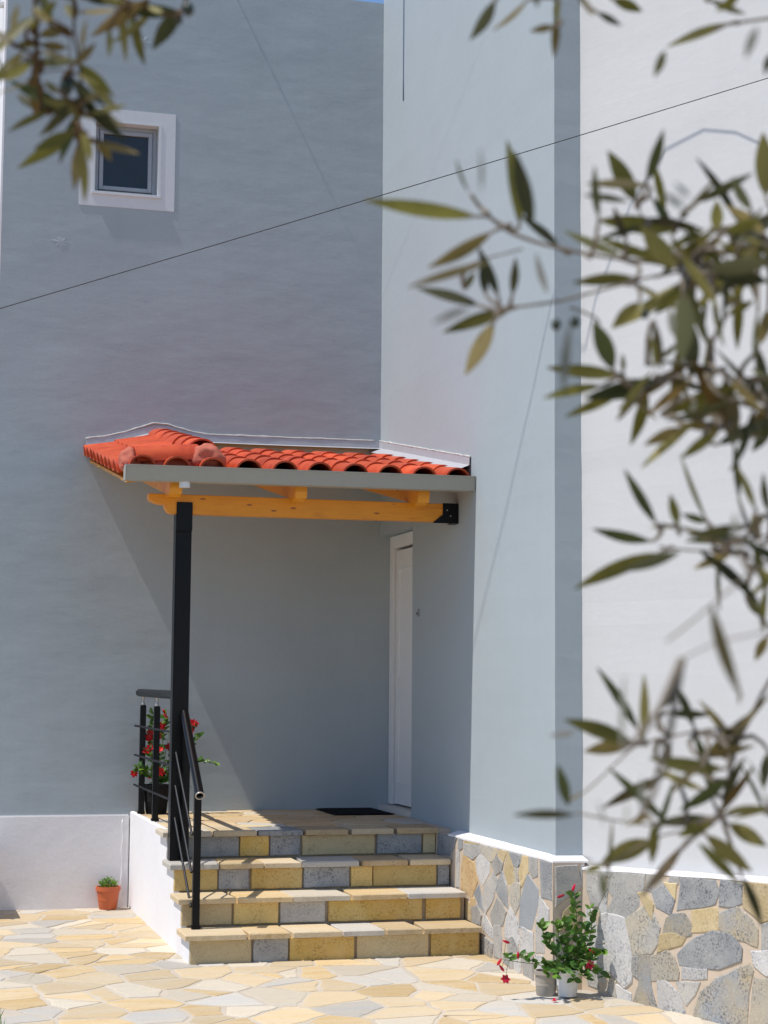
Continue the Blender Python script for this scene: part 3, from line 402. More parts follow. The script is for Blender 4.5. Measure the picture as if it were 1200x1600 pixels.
FLOWERS_LEFT=[[-1758, -320, 1479, "b"], [-1748, -330, 1447, "b"], [-1775, -330, 1379, "f"], [-1791, -340, 1368, "f"], [-1857, -280, 1317, "f"], [-1886, -280, 1292, "f"], [-1870, -300, 1285, "f"], [-1861, -320, 1214, "f"], [-1889, -320, 1189, "f"], [-1790, -330, 1200, "f"], [-1720, -300, 1217, "f"], [-1789, -370, 1041, "f"], [-1778, -370, 1031, "f"], [-1984, -360, 1023, "f"], [-1854, -330, 1001, "b"], [-1535, -260, 1399, "f"], [-1516, -260, 1389, "f"], [-1550, -270, 1342, "f"], [-1784, -300, 1306, "f"]]
LOOP_CABLE=[[115,-5271,5823],[48,-5106,5925],[-67,-4896,6047],[-283,-4639,6209],[-617,-4406,6398],[-985,-4165,6385],[-1149,-4104,6372],[-1456,-4035,6912],[-1704,-3763,6951],[-2242,-3293,7284],[-2547,-2618,6966]]


def gz(y): return -0.035*max(0.0, min(5.0, -(y+2.9)))
X, Y, Z = Vector((1, 0, 0)), Vector((0, 1, 0)), Vector((0, 0, 1))

# ------------------------------------------------------------------ ground
mb = MB(); mb.box(-150, 150, -150, 150, -0.6, -0.26)
obj('ground', mb, 'earth', kind='structure')
mb = MB(); ys = [0.6, -2.9, -7.9, -16.0]
for x0, x1 in ((-9, 4),):
    vs = [(x, y, gz(y)) for y in ys for x in (x0, x1)] + [(x, y, -0.4) for y in ys for x in (x0, x1)]
    n = 2*len(ys)
    fs = [(2*i, 2*i+1, 2*i+3, 2*i+2) for i in range(len(ys)-1)]
    fs += [(2*i, 2*i+2, 2*i+2+n, 2*i+n) for i in range(len(ys)-1)] + [(2*i+1, 2*i+3, 2*i+3+n, 2*i+1+n) for i in range(len(ys)-1)]
    fs += [(0, 1, 1+n, n), (n-2, n-1, 2*n-1, 2*n-2)]
    mb.add(vs, fs)
patio = obj('patio', mb, 'patio_mortar', kind='structure')
rg = random.Random(5)
KINDS = 'ccwpacacwpcawp'
for s, poly in voronoi(-3.85, 0.85, -5.75, -0.03, 0.37, 0.20, 0.020, 0.62, rg):
    if -1.8 < s[0] < 0.9 and s[1] > -2.75: continue
    if s[0] > -0.0 and s[1] > -4.0: continue
    if s[0] < -3.16 and s[1] < -3.6: continue
    if s[0] > 0.45 and s[1] > -5.0: continue
    cyy = sum(p[1] for p in poly)/len(poly)
    p2 = rough_poly(poly, 0.07, 0.011)
    mbs = slab_stone(p2, (0, 0, 0), X, Y, Z, 0.003+rg.uniform(0, .003), 0.012, 0.008, 0.004)
    mbs.v = [(v[0], v[1], v[2]+gz(v[1])) for v in mbs.v]
    obj('flagstone', mbs, ST[rg.choice(KINDS)], patio)

# ------------------------------------------------------------------ grey house
house = thing('grey_house', 'grey plastered house with small window, recessed white door and stone clad foot', 'house', (-1.5, 2.0, 0))
WX0, WX1, WZ0, WZ1 = -2.345, -1.842, 5.53, 6.10
mb = MB(); HZ = 7.315
mb.box(-3.045, WX0, 0, 0.3, 0, HZ).box(WX1, 0.5, 0, 0.3, 0, HZ).box(WX0, WX1, 0, 0.3, 0, WZ0).box(WX0, WX1, 0, 0.3, WZ1, HZ)
mb.box(-3.045, 0.5, 0.3, 6.0, 0, HZ-0.25)
mb.box(-3.045, -2.8, 0.3, 6.0, HZ-0.25, HZ-.001)
hw = obj('wall', mb, 'grey_back', house)
mb = MB(); mb.box(-3.062, -3.046, .0, 6.0, -.1, HZ-.002); obj('gable_render', mb, 'white_rough', house)
mb = MB()  # side wall with the door opening at its inner end
mb.prism([(0, 2.886), (0, 8.6), (-3.92, 8.6), (-3.92, -0.3), (-0.94, -0.3), (-0.94, 2.886)], (0, 0, 0), Y, Z, X, 0.32)
obj('wall', mb, 'grey_side', house)
def wobble(o, amp, axes=(1, 1, 0), zs=None, ys=None):
    me = o.data; bm = bmesh.new(); bm.from_mesh(me); off = Vector(o.parent.location)
    for z in zs or []:
        bmesh.ops.bisect_plane(bm, geom=bm.verts[:]+bm.edges[:]+bm.faces[:], plane_co=(0, 0, z-off.z), plane_no=(0, 0, 1))
    for v in bm.verts:
        p = v.co+off; n_ = noise.noise_vector(p*2.3)+noise.noise_vector(p*7)*.6
        v.co += Vector((n_.x*axes[0], n_.y*axes[1], n_.z*axes[2]))*amp
    bm.to_mesh(me); bm.free()
wobble(bpy.data.objects['wall.001'], .0035, (.4, 1, 0), [.02+.11*i for i in range(78)])
mb = MB(); mb.box(-3.045, -1.966, -0.022, 0.01, -0.05, 0.697)
obj('plinth', mb, 'white_rough', house, bevel=0.008)
mb = MB()
pts = [(-2.018+.012*noise.noise(Vector((i*.35, 4, 0))), -.020, .04+.031*i) for i in range(21)]
mb.tube(pts, [max(.002, .006+.012*noise.noise(Vector((9.1, p[2]*7, 0)))) for p in pts], 8)
obj('plaster_ridge', mb, 'white_rough', house, smooth=True)
# thin plaster scars
for cx, cz, r, na in ((-2.585, 5.10, 0.10, 7), (-1.98, 6.78, 0.07, 5)):
    bm = bmesh.new(); vc = []
    nn = 26
    for i in range(nn):
        a = i*2*math.pi/nn; q = abs(math.sin(a*na/2+cx*7))**2.2
        q = r*(.35+.3*q+.35*noise.noise(Vector((math.cos(a)*1.7+cx, math.sin(a)*1.7, 2)))); vc.append((cx+math.cos(a)*q*1.25, cz+math.sin(a)*q))
    mb = MB(); mb.add([(p[0], 0.001, p[1]) for p in vc]+[(cx+(p[0]-cx)*.7, -.0016+.0014*noise.noise(Vector((p[0]*40, p[1]*40, 0))), cz+(p[1]-cz)*.7) for p in vc]+[(cx, -.0022, cz)],
                      [(i, (i+1) % nn, nn+(i+1) % nn, nn+i) for i in range(nn)]+[(nn+i, nn+(i+1) % nn, 2*nn) for i in range(nn)])
    obj('plaster_scar', mb, 'grey_back', house, smooth=True); bm.free()
# window
mb = MB(); e = 0.004
mb.box(-2.462, WX0-.02, -e, 0.01, 5.415, 6.205).box(WX1+.02, -1.712, -e, 0.01, 5.415, 6.205)
mb.box(WX0-.02, WX1+.02, -e, 0.01, WZ1+.008, 6.205).box(WX0-.02, WX1+.02, -e, 0.01, 5.415, WZ0-.02)
win = obj('window', mb, 'white_trim', house)
mb = MB()
mb.box(WX0-.02, WX0+.004, -0.008, 0.14, WZ0-.0, WZ1+.008).box(WX1-.004, WX1+.02, -0.008, 0.14, WZ0, WZ1+.008).box(WX0+.004, WX1-.004, -0.008, 0.14, WZ1-.004, WZ1+.008)
obj('reveal', mb, 'white_trim', win)
mb = MB(); mb.box(WX0-.022, WX1+.022, -0.02, 0.14, WZ0-.022, WZ0+.002)
obj('sill', mb, 'white_trim', win, bevel=0.003)
def ring(mb, x0, x1, z0, z1, w, y0, y1):
    mb.box(x0, x0+w, y0, y1, z0, z1).box(x1-w, x1, y0, y1, z0, z1).box(x0+w, x1-w, y0, y1, z0, z0+w).box(x0+w, x1-w, y0, y1, z1-w, z1)
mb = MB(); ring(mb, WX0+.005, WX1-.005, WZ0+.003, WZ1-.005, 0.035, 0.085, 0.135); obj('frame', mb, 'alu', win, bevel=0.003)
mb = MB(); ring(mb, WX0+.043, WX1-.043, WZ0+.041, WZ1-.043, 0.032, 0.072, 0.12); obj('sash', mb, 'alu', win, bevel=0.003)
mb = MB(); mb.box(WX0+.07, WX1-.07, 0.095, 0.105, WZ0+.07, WZ1-.07); obj('pane', mb, 'glass', win)
# door
mb = MB()
mb.box(0.085, 0.16, -0.115, -0.002, 0.76, 2.88).box(0.085, 0.16, -0.94, -0.115, 2.78, 2.88)
door = obj('door', mb, 'pvc', house, bevel=0.004)
mb = MB(); mb.box(0.102, 0.15, -0.94, -0.135, 0.768, 2.76); leaf = obj('door_leaf', mb, 'pvc', door, bevel=0.003)
mb = MB(); ring_y = (-0.94, -0.21)
for z0, z1 in ((0.92, 1.62), (1.74, 2.62)):
    mb.box(0.095, 0.102, -0.94, -0.22, z0, z0+.02).box(0.095, 0.102, -0.94, -0.22, z1-.02, z1).box(0.095, 0.102, -0.24, -0.22, z0+.02, z1-.02)
obj('panel_moulding', mb, 'pvc', door)
mb = MB(); mb.box(0.0, 0.2, -0.938, -0.002, 0.70, 0.752); obj('threshold', mb, 'marble', door, bevel=0.004)
mb = MB(); mb.box(0.16, 0.19, -0.94, 0, 0.7, 2.9); obj('gap_shade', mb, 'black', door)  # black sheet puts the shade into the gaps around the leaf
mb = MB(); mb.box(-0.014, 0.001, -1.135, -1.108, 2.20, 2.255); bell = obj('doorbell', mb, 'alu', house, bevel=0.003)
mb = MB(); mb.tube([(-0.014, -1.121, 2.222), (-0.02, -1.121, 2.222)], 0.008, 10); obj('button', mb, 'black', bell)
mb = MB(); mb.tube([(-0.004, -0.617+0.004*math.sin(z*3), z) for z in [6.29+0.17*i for i in range(14)]], 0.0055, 6)
obj('wall_line', mb, 'grey_wire', house, smooth=True)  # thin blue-grey line added down the side wall
mb = MB(); mb.tube([(-3.42, 0.3, 7.07), (-3.04, 0.3, 7.075)], 0.028, 10); obj('roof_rail', mb, 'pvc', house, smooth=True)

# stone cladding of the grey house: side face, then the end of the wall
PA = Vector((-.103, -1.9, 0)); SD = Vector((0.0228512, -0.9997389, 0)); SN = Vector((-0.9997389, -0.0228512, 0))
SL = 2.117; CORN = PA+SD*SL
mb = MB()
poly = [(PA.x, PA.y), (CORN.x, CORN.y), (0.142, CORN.y), (0.25, -3.6), (0.25, -1.9)]
mb.add([(p[0], p[1], -0.4) for p in poly] + [(p[0], p[1], 0.684) for p in poly], [(0, 1, 2, 3, 4), (5, 6, 7, 8, 9)]+[(i, (i+1) % 5, 5+(i+1) % 5, 5+i) for i in range(5)])
clad = obj('stone_cladding', mb, 'mortar', house)
for st in STONES_SIDE:
    poly = [(st[i]/1000, st[i+1]/1000) for i in range(1, len(st), 2)]
    poly = grown(poly, .012)
    poly = [(min(max(p[0], .004), SL-.006), min(p[1], .686)) for p in poly]
    obj('stone', slab_stone(rough_poly(poly, 0.035, 0.004), PA, SD, Z, SN, 0.003+random.uniform(0, .004), 0.006, 0.012, 0.02), ST[BASE.get(st[0], st[0])], clad)
for k, poly in (('g', [(.012, .43), (.012, .665), (.15, .672), (.19, .55), (.12, .50)]), ('t', [(.03, .30), (.06, .41), (.13, .47), (.18, .40), (.14, .29)]), ('g', [(.012, .10), (.012, .27), (.09, .28), (.11, .18), (.08, .09)]),
                ('d', [(.16, .56), (.17, .67), (.195, .67), (.195, .52)]), ('b', [(.13, .10), (.12, .26), (.195, .3), (.195, .08)])):
    obj('stone', slab_stone(rough_poly(poly, 0.05, 0.004), CORN, X, Z, -Y, 0.008, 0.006, 0.012, 0.02), ST[k], clad)
mb = MB()  # white sloping ledge on top of the stones
e0 = PA+SD*.26
ss = [i*(SL-.26)/12 for i in range(13)]; vs = []
for q in ss:
    p = e0+SD*q; z = .690+.004*noise.noise(Vector((q*4, 1, 0)))
    vs += [p+SN*.002+Z*(z-.005), p+SN*.002+Z*(z+.006), Vector((-.002, p.y+.05,   .717+.003*noise.noise(Vector((q*5, 3, 0)))))]
vs[-3:] = [CORN+Vector((0, -.002, 0))+Z*.682, CORN+Vector((0, -.002, 0))+Z*.692, Vector((-.002, -3.922, .714))]
vs += [Vector((.165, CORN.y-.002, .680)), Vector((.165, CORN.y-.002, .690)), Vector((.165, -3.923, .712))]
mb.add(vs, [(3*i+k, 3*i+3+k, 3*i+4+k, 3*i+1+k) for i in range(13) for k in (0, 1)]+[(0, 1, 2)])
obj('ledge', mb, 'white_rough', house)

# ------------------------------------------------------------------ white wall on the right
WD = Vector((.42, -1, 0)).normalized(); WN = Vector((-1, -.42, 0)).normalized()
W0 = Vector((.17, -3.92, 0)); WB = W0+WN*.08
wh = thing('white_building', 'bright white plastered wall with large rubble stones along its foot', 'building', tuple(W0))
mb = MB()
b = W0-WN*.3; L = 5.0
mb.prism([(-.25, -.4), (L, -.4), (L, 8.4), (-.25, 8.4)], W0, WD, Z, -WN, 0.3)
ww = obj('wall', mb, 'white_wall', wh); wobble(ww, .004, (1, 1, 0), [.1+.13*i for i in range(62)])
mb = MB(); top = lambda s: .648+.033*s
mb.add([WB+WD*s+Z*z for s in (0.06, L) for z in (-.4, top(s)-.007)]+[W0-WN*.05+WD*s+Z*z for s in (0.06, L) for z in (-.4, top(s)-.012)],
       [(0, 2, 3, 1), (4, 5, 7, 6), (1, 3, 7, 5), (0, 1, 5, 4), (2, 6, 7, 3)])
clw = obj('stone_cladding', mb, 'mortar', wh)
for st in STONES_WHITE:
    poly = [(st[i]/1000, st[i+1]/1000) for i in range(1, len(st), 2)]
    poly = grown(poly, .013)
    poly = [(max(p[0], .105), min(p[1], top(p[0])-.008)) for p in poly]
    if max(p[0] for p in poly) < .13: continue
    obj('stone', slab_stone(rough_poly(poly, 0.04, 0.004), WB, WD, Z, WN, 0.003+random.uniform(0, .005), 0.007, 0.012, 0.015), ST[BASE.get(st[0], st[0])], clw)
for s, poly in voronoi(1.60, 3.6, -.12, .69, .30, .27, 0.03, 0.4, rg):
    if len(poly) > 2: obj('stone', slab_stone(rough_poly(poly, 0.08, 0.006), WB, WD, Z, WN, 0.01, 0.009, 0.012, 0.02), ST[rg.choice('gdlhmkk')], clw)
mb = MB()
prof = [(WN*(.003), -.008), (WN*.003, .003), (-WN*.078, .014), (-WN*.1, -.02)]
ss = [0.05+i*0.2 for i in range(25)]
vs = [WB+WD*s+p[0]+Z*(top(s)+p[1]+random.uniform(-.003, .003)) for s in ss for p in prof]
mb.add(vs, [(4*i+k, 4*i+4+k, 4*i+5+k, 4*i+1+k) for i in range(len(ss)-1) for k in range(3)])
obj('ledge', mb, 'white_rough', wh, smooth=True)
# unseen low wall added left of the frame to shade the plinth's lower corner
lw = MB(); lw.box(-3.42, -3.05, -0.55, -0.03, -0.05, 0.52)
tag(obj('shade_wall', lw, 'white_rough', bevel=0.01), 'unseen low white wall added at far left to shade the plinth', 'wall')

# ------------------------------------------------------------------ steps
steps = thing('entrance_steps', 'four stone clad entrance steps with ochre and blue grey risers', 'steps', (-1.0, -1.5, 0))
XL, XR, R, L0, T = -1.96, -.104, .18, 1.91, .32
prof = [(-.002, -.2)]
for k in range(3, -1, -1): pass
pts = [(0, -.2), (-(L0+3*T)+.02, -.2), (-(L0+3*T)+.02, .14), (-(L0+2*T)+.02, .14), (-(L0+2*T)+.02, .32), (-(L0+T)+.02, .32), (-(L0+T)+.02, .5), (-L0+.02, .5), (-L0+.02, .685), (0, .685)]
mb = MB(); mb.prism(pts, (XL+.03, 0, 0), Y, Z, X, XR-XL-.03)
mb2 = MB(); mb2.box(XR-.001, .001, -1.92, -.94, -.2, .712)
core = obj('step_core', mb, 'joint', steps)
obj('landing_edge', mb2, 'mortar', steps)
cp_ = [(-.001, -.2), (-(L0+3*T)+.004, -.2), (-(L0+3*T)+.004, .146), (-(L0+2*T)+.004, .146), (-(L0+2*T)+.004, .326), (-(L0+T)+.004, .326), (-(L0+T)+.004, .506), (-L0+.004, .506), (-L0+.004, .684), (-L0+.16, .684), (-L0+.2, .722), (-.001, .722)]
mb = MB(); mb.prism(cp_, (XL, 0, 0), Y, Z, X, .036)
obj('cheek_wall', mb, 'white_rough', steps, bevel=0.006)
for k, row in enumerate(RISERS):
    y = -(L0+k*T); z1 = .72-.18*k-.036; z0 = .54-.18*k+(.008 if k < 3 else -.03)
    for c, a, bb in row:
        a = max(a, XL+.034 if False else XL-.001); bb = min(bb, XR-.004)
        poly = [(a, z0), (bb, z0), (bb, z1), (a, z1)]
        obj('riser_stone', slab_stone(rough_poly(poly, 0.06, 0.0025), (0, y+.006, 0), X, Z, -Y, 0.006+random.uniform(0, .003), 0.006, 0.02, 0.008), ST[c], steps)
for k, row in enumerate(TREADS):
    yb = -(L0+k*T)+.32 if k else -1.62
    yb = -(L0+(k-1)*T)-.004 if k else -1.60
    yf = -(L0+k*T)-.032; zt = .72-.18*k
    for c, a, bb in row:
        if k == 0: a = max(a, -1.995)
        nx = max(3, int((bb-a)/.05)); mb = MB()
        fr = [(a+(bb-a)*i/nx, yf+random.uniform(-.003, .003)) for i in range(nx+1)]
        sk_ = random.uniform(-.03, .03)
        a2 = a+(sk_ if a > -1.8 else 0.0); b2 = bb+(sk_ if bb < -.2 else 0)
        pol = fr+[(b2, yb), (a2, yb)]
        n = len(pol); b3 = inset(pol, .005); tz = random.uniform(-.002, .002)
        mb.add([(p[0], p[1], zt-.036) for p in pol]+[(p[0], p[1], zt-.007) for p in pol]+[(p[0], p[1], zt+tz) for p in b3],
               [tuple(reversed(range(n)))]+[(i+q*n, (i+1) % n+q*n, (i+1) % n+(q+1)*n, i+(q+1)*n) for q in (0, 1) for i in range(n)]+[tuple(range(2*n, 3*n))])
        obj('tread_slab', mb, ST[{'l': 'p', 'y': 'a', 'o': 'a', 't': 'c'}.get(c, c)], steps)
mb = MB(); mb.box(XL+.036, XR, -1.6, 0, .684, .712); mb.box(XR, .0, -.94, 0, .684, .712)
obj('landing_bed', mb, 'patio_mortar', steps)
for s, poly in voronoi(XL+.04, -.006, -1.592, -.004, .34, .27, .014, .45, rg):
    poly = [(p[0], p[1]) for p in poly]
    if min(p[0] for p in poly) > XR and max(p[1] for p in poly) < -.94: continue
    obj('paving_stone', slab_stone(rough_poly(poly, .1, .008), (0, 0, .712), X, Y, Z, .007, .008, .006, .003), ST[rg.choice('ccwanpcta')], steps)

# ------------------------------------------------------------------ porch canopy
can = thing('porch_canopy', 'small red tiled porch roof on orange beam and black post', 'canopy', (-1.2, -1.2, 3.0))
SLP = .177; ZF = 3.072; YF = -2.36
def zroof(y): return ZF+SLP*(y-YF)
def tile_mesh(name, length, wid=.24, rc=.086, hc=.074, pan=True):
    us = []; n = 10
    for i in range(n+1):
        a = math.pi*(1-i/n); us.append((rc*math.cos(a), hc*math.sin(a)))
    if pan: us = [(-wid/2-.004, .004), (-rc-.006, -.001)]+us+[(rc+.006, -.001), (wid/2+.014, .004)]
    th = .012; m = len(us); vs = []
    def nrm(i):
        a = Vector(us[max(0, i-1)]); b2 = Vector(us[min(m-1, i+1)]); d = (b2-a).normalized(); return Vector((-d.y, d.x))
    for yy, lift in ((0, .016), (length, 0.0)):
        vs += [(u, yy, w+lift) for u, w in us]
        vs += [(u-nrm(i).x*th, yy, w+lift-nrm(i).y*th) for i, (u, w) in enumerate(us)]
    fs = []
    for i in range(m-1):
        fs.append((i, i+1, 2*m+i+1, 2*m+i)); fs.append((m+i, 3*m+i, 3*m+i+1, m+i+1))
        fs.append((i, m+i, m+i+1, i+1)); fs.append((2*m+i, 2*m+i+1, 3*m+i+1, 3*m+i))
    fs += [(0, 2*m, 3*m, m), (m-1, 2*m-1, 4*m-1, 3*m-1)]
    me = bpy.data.meshes.new(name); me.from_pydata(vs, [], fs); me.materials.append(M['tile'])
    bm = bmesh.new(); bm.from_mesh(me); bmesh.ops.recalc_face_normals(bm, faces=bm.faces); bm.to_mesh(me); bm.free()
    for p in me.polygons: p.use_smooth = True
    try: me.set_sharp_from_angle(angle=math.radians(38))
    except Exception: pass
    return me
def place(name, me, origin, U, V, Nn, jit=0.0):
    o = bpy.data.objects.new(name, me); COL.objects.link(o); o.parent = can
    U, V, Nn = U.normalized(), V.normalized(), Nn.normalized(); p = Vector(origin)-Vector(can.location)
    if jit:
        q = Matrix.Rotation(random.uniform(-jit, jit), 3, Nn) @ Matrix.Rotation(random.uniform(-jit, jit)*.6, 3, V)
        U, V, Nn = q @ U, q @ V, q @ Nn; p += U*random.uniform(-jit, jit)*.1+V*random.uniform(-jit, jit)*.25
    o.matrix_basis = Matrix(((U.x, V.x, Nn.x, p.x), (U.y, V.y, Nn.y, p.y), (U.z, V.z, Nn.z, p.z), (0, 0, 0, 1)))
    return o
tm = tile_mesh('roof_tile', .42); tshort = tile_mesh('roof_tile_short', .26); tleft = tile_mesh('roof_tile_side', .40, .24)
cap = tile_mesh('ridge_tile', .43, rc=.105, hc=.10, pan=False)
Vm = Vector((0, 1, SLP)).normalized(); Nm = X.cross(Vm)
EXPO = .348
for i, cx in enumerate([-1.776+.2395*k for k in range(8)]):
    for j in range(7):
        s = j*EXPO
        if s+.42 > 2.42: continue
        place('roof_tile', tm, Vector((cx, YF, ZF))+Vm*s, X, Vm, Nm, .02)
for cx in (-2.235, -2.01): place('roof_tile', tshort, (cx, YF, ZF), X, Vm, Nm, .01)
Vl = Vector((.53, 0, .12)).normalized(); Ul = Vector((0, -1, -SLP)).normalized(); Nl = Ul.cross(Vl)
if Nl.z < 0: Nl = -Nl
for k in range(9):
    y = -.12-.2395*k
    for j, s in enumerate((0, .24)):
        if y < -1.95: s *= .9
        place('roof_tile', tleft if j else tshort, Vector((-2.372, y, zroof(y)-.052))+Vl*s, Ul, Vl, Nl, .012)
# ridge column from the wall down to the front, then the cap along the front edge
Vr = Vm
for j in range(6):
    place('ridge_tile', cap, Vector((-1.80, -2.06, zroof(-2.06)+.085))+Vr*(j*.338), X, Vr, Nm, .02)
dc = Vector((.62, .05, .075)); dcn = dc.normalized(); ncap = Vector((0, -.1, 1)); uc = dcn.cross(ncap).normalized(); ncap = uc.cross(dcn)
place('hip_tile', cap, Vector((-2.275, -2.21, 3.118)), uc, dcn, ncap, .01)
def lump(name, c, rx, ry, rz, seed):
    bm = bmesh.new(); bmesh.ops.create_icosphere(bm, subdivisions=4, radius=1)
    for v in bm.verts:
        n_ = noise.noise(v.co*1.6+Vector((seed, 0, 0)))*.22+noise.noise(v.co*9+Vector((seed, 5, 0)))*.06
        v.co = v.co*(1+n_); v.co = Vector((v.co.x*rx, v.co.y*ry, v.co.z*rz))+Vector(c)
    mb = MB(); mb.v = [tuple(v.co) for v in bm.verts]; mb.f = [tuple(v.index for v in f.verts) for f in bm.faces]; mb.mi = [0]*len(mb.f); bm.free()
    return obj(name, mb, 'pink_mortar', can, smooth=True)
lump('mortar_lump', (-2.30, -2.215, 3.135), .075, .09, .085, 1.0)
lump('mortar_lump', (-1.80, -2.20, 3.165), .125, .12, .10, 7.0)
lump('mortar_lump', (-2.06, -2.24, 3.115), .20, .05, .06, 3.0)
lump('mortar_lump', (-1.93, -1.8, 3.24), .09, .35, .05, 5.0)
# roof deck
mb = MB(); mb.add([(-1.85, -2.33, zroof(-2.33)-.035), (-.003, -2.33, zroof(-2.33)-.035), (-.003, -.003, zroof(0)-.035), (-1.85, -.003, zroof(0)-.035),
                   (-1.85, -2.33, zroof(-2.33)-.015), (-.003, -2.33, zroof(-2.33)-.015), (-.003, -.003, zroof(0)-.015), (-1.85, -.003, zroof(0)-.015)],
                  [(0, 1, 2, 3), (4, 5, 6, 7), (0, 1, 5, 4), (1, 2, 6, 5), (2, 3, 7, 6), (3, 0, 4, 7)])
mb.add([(-2.33, -2.3, zroof(-2.3)-.10), (-1.851, -2.3, zroof(-2.3)-.034), (-1.851, -.003, zroof(0)-.034), (-2.33, -.003, zroof(0)-.10),
        (-2.33, -2.3, zroof(-2.3)-.08), (-1.851, -2.3, zroof(-2.3)-.014), (-1.851, -.003, zroof(0)-.014), (-2.33, -.003, zroof(0)-.08)],
       [(0, 1, 2, 3), (4, 5, 6, 7), (0, 1, 5, 4), (1, 2, 6, 5), (2, 3, 7, 6), (3, 0, 4, 7)])
obj('roof_deck', mb, 'wood', can)
# flashing and its sealant line along the back wall
fl = [(-2.365, 3.512), (-2.15, 3.552), (-1.98, 3.605), (-1.84, 3.645), (-1.72, 3.645), (-1.58, 3.61), (-1.41, 3.588), (-1.1, 3.588), (-.7, 3.591), (-.3, 3.595), (-.003, 3.598)]
mb = MB(); n = len(fl)
mb.add([(p[0], -.012, p[1]+.052) for p in fl]+[(p[0], -.014, p[1]) for p in fl]+[(p[0], -.085, p[1]-.016) for p in fl]+[(p[0], -.001, p[1]+.052) for p in fl],
       [(i+k*n, i+1+k*n, i+1+(k+1)*n, i+(k+1)*n) for k in (0, 1) for i in range(n-1)]+[(3*n+i, 3*n+i+1, i+1, i) for i in range(n-1)])
obj('flashing', mb, 'flash', can)
mb = MB(); pts = []
for i in range(len(fl)-1):
    for t in range(6):
        a, b2 = Vector((fl[i][0], 0, fl[i][1])), Vector((fl[i+1][0], 0, fl[i+1][1])); p = a.lerp(b2, t/6)
        bulge = .012*max(0, 1-abs(p.x+1.82)/.25)
        pts.append((p.x, -.008, p.z+.060+bulge+.006*noise.noise(Vector((p.x*11, 0, 3)))))
mb.tube(pts, [.006+.006*abs(noise.noise(Vector((p[0]*17, 1, 0)))) for p in pts], 6)
obj('sealant', mb, 'sealant', can, smooth=True)
mb = MB(); ss = [0, .4, .8, 1.2, 1.6, 2.0, 2.34]
def zs(s): return 3.600-.177*s
mb.add([(-.012, -s, zs(s)+.052) for s in ss]+[(-.014, -s, zs(s)) for s in ss]+[(-.10, -s, zs(s)-.035) for s in ss]+[(-.001, -s, zs(s)+.052) for s in ss],
       [(i+k*7, i+1+k*7, i+1+(k+1)*7, i+(k+1)*7) for k in (0, 1) for i in range(6)]+[(21+i, 22+i, i+1, i) for i in range(6)])
obj('flashing', mb, 'flash', can)
mb = MB(); pts = [(-.008, -.06*i, zs(.06*i)+.058+.005*noise.noise(Vector((i*.9, 2, 0)))) for i in range(40)]
mb.tube(pts, [.006+.005*abs(noise.noise(Vector((i*.7, 8, 0)))) for i in range(40)], 6)
obj('sealant', mb, 'sealant', can, smooth=True)
# gutter
mb = MB(); gx0, gx1 = -2.352, -.006
gp = [(-2.345, 3.005), (-2.345, 3.088), (-2.340, 3.088), (-2.340, 3.0), (-2.425, 3.0-.004), (-2.442, 3.085), (-2.455, 3.089), (-2.455, 3.080), (-2.434, 2.990), (-2.345, 2.992)]
gp = [(-2.335, 2.992), (-2.335, 3.090), (-2.341, 3.090), (-2.341, 2.998), (-2.425, 2.998), (-2.441, 3.083), (-2.452, 3.083), (-2.452, 3.090), (-2.447, 3.090), (-2.431, 2.992)]
def gv(x): return [(x, p[0], p[1]+.012*(x-gx0)/2.35-.004) for p in gp]
n = len(gp); mb.add(gv(gx0)+gv(gx1), [(i, (i+1) % n, n+(i+1) % n, n+i) for i in range(n)]+[tuple(reversed(range(n))), tuple(range(n, 2*n))])
gut = obj('gutter', mb, 'gutter', can)
mb = MB()
for x, d in ((gx0-.003, .004), (gx1-.002, .004)):
    z = .012*(x-gx0)/2.35-.004
    mb.prism([(-2.335, 2.991+z), (-2.433, 2.991+z), (-2.453, 3.091+z), (-2.335, 3.091+z)], (x, 0, 0), Y, Z, X, d)
obj('end_cap', mb, 'gutter', gut)
mb = MB(); mb.tube([(-1.965, -2.39, 3.0), (-1.965, -2.39, 2.955)], .036, 16); obj('outlet', mb, 'white_trim', gut, smooth=True, auto=40)
# beam with a scrolled end, rafters
by0, by1 = -2.06, -1.96; bz0, bz1 = 2.815, 2.945
prof = [(-.05, bz0+.006), (-.05, bz1), (-2.15, bz1), (-2.15, bz1-.035)]
prof += [(-2.15+.06*t+.05*t*t, bz1-.035-.035*math.sin(t*math.pi/2)) for t in (.25, .5, .75, 1)]
prof += [(-2.04+.05*(1-math.cos(t*math.pi/2)), bz1-.07-.06*math.sin(t*math.pi/2)) for t in (.25, .5, .75, 1)]
mb = MB(); mb.prism(prof, (0, by1, 0), X, Z, -Y, .10)
obj('beam', mb, 'wood', can, bevel=0.004)
for x in (-2.045, -1.21, -.36):
    za = bz1+.001; pr = []
    yb_ = -.004; zb = za+(.177)*(yb_-by0)
    pr = [(yb_, zb), (yb_, zb+.105), (-2.29, za+.105+.177*(-2.29-by0)), (-2.29, za+.06+.177*(-2.29-by0)), (-2.275, za+.015+.177*(-2.275-by0)), (-2.24, za-.02), (-2.19, za-.035), (-2.13, za-.03), (-2.085, za-.003), (by0, za)]
    mb = MB(); mb.prism(pr, (x, 0, 0), Y, Z, X, .082)
    obj('rafter', mb, 'wood', can, bevel=0.003)
mb = MB()
mb.prism([(-.048, bz0-.006), (-.048, bz1+.004), (-.115, bz1+.004), (-.115, bz0+.055), (-.19, bz0-.006)], (0, by0-.003, 0), X, Z, -Y, .005)
mb.box(-.048, -.002, by0-.008, by1+.004, bz0-.006, bz0).box(-.048, -.002, by0-.008, by0-.003, bz0, bz1+.004)
brk = obj('beam_bracket', mb, 'black', can)
mb = MB()
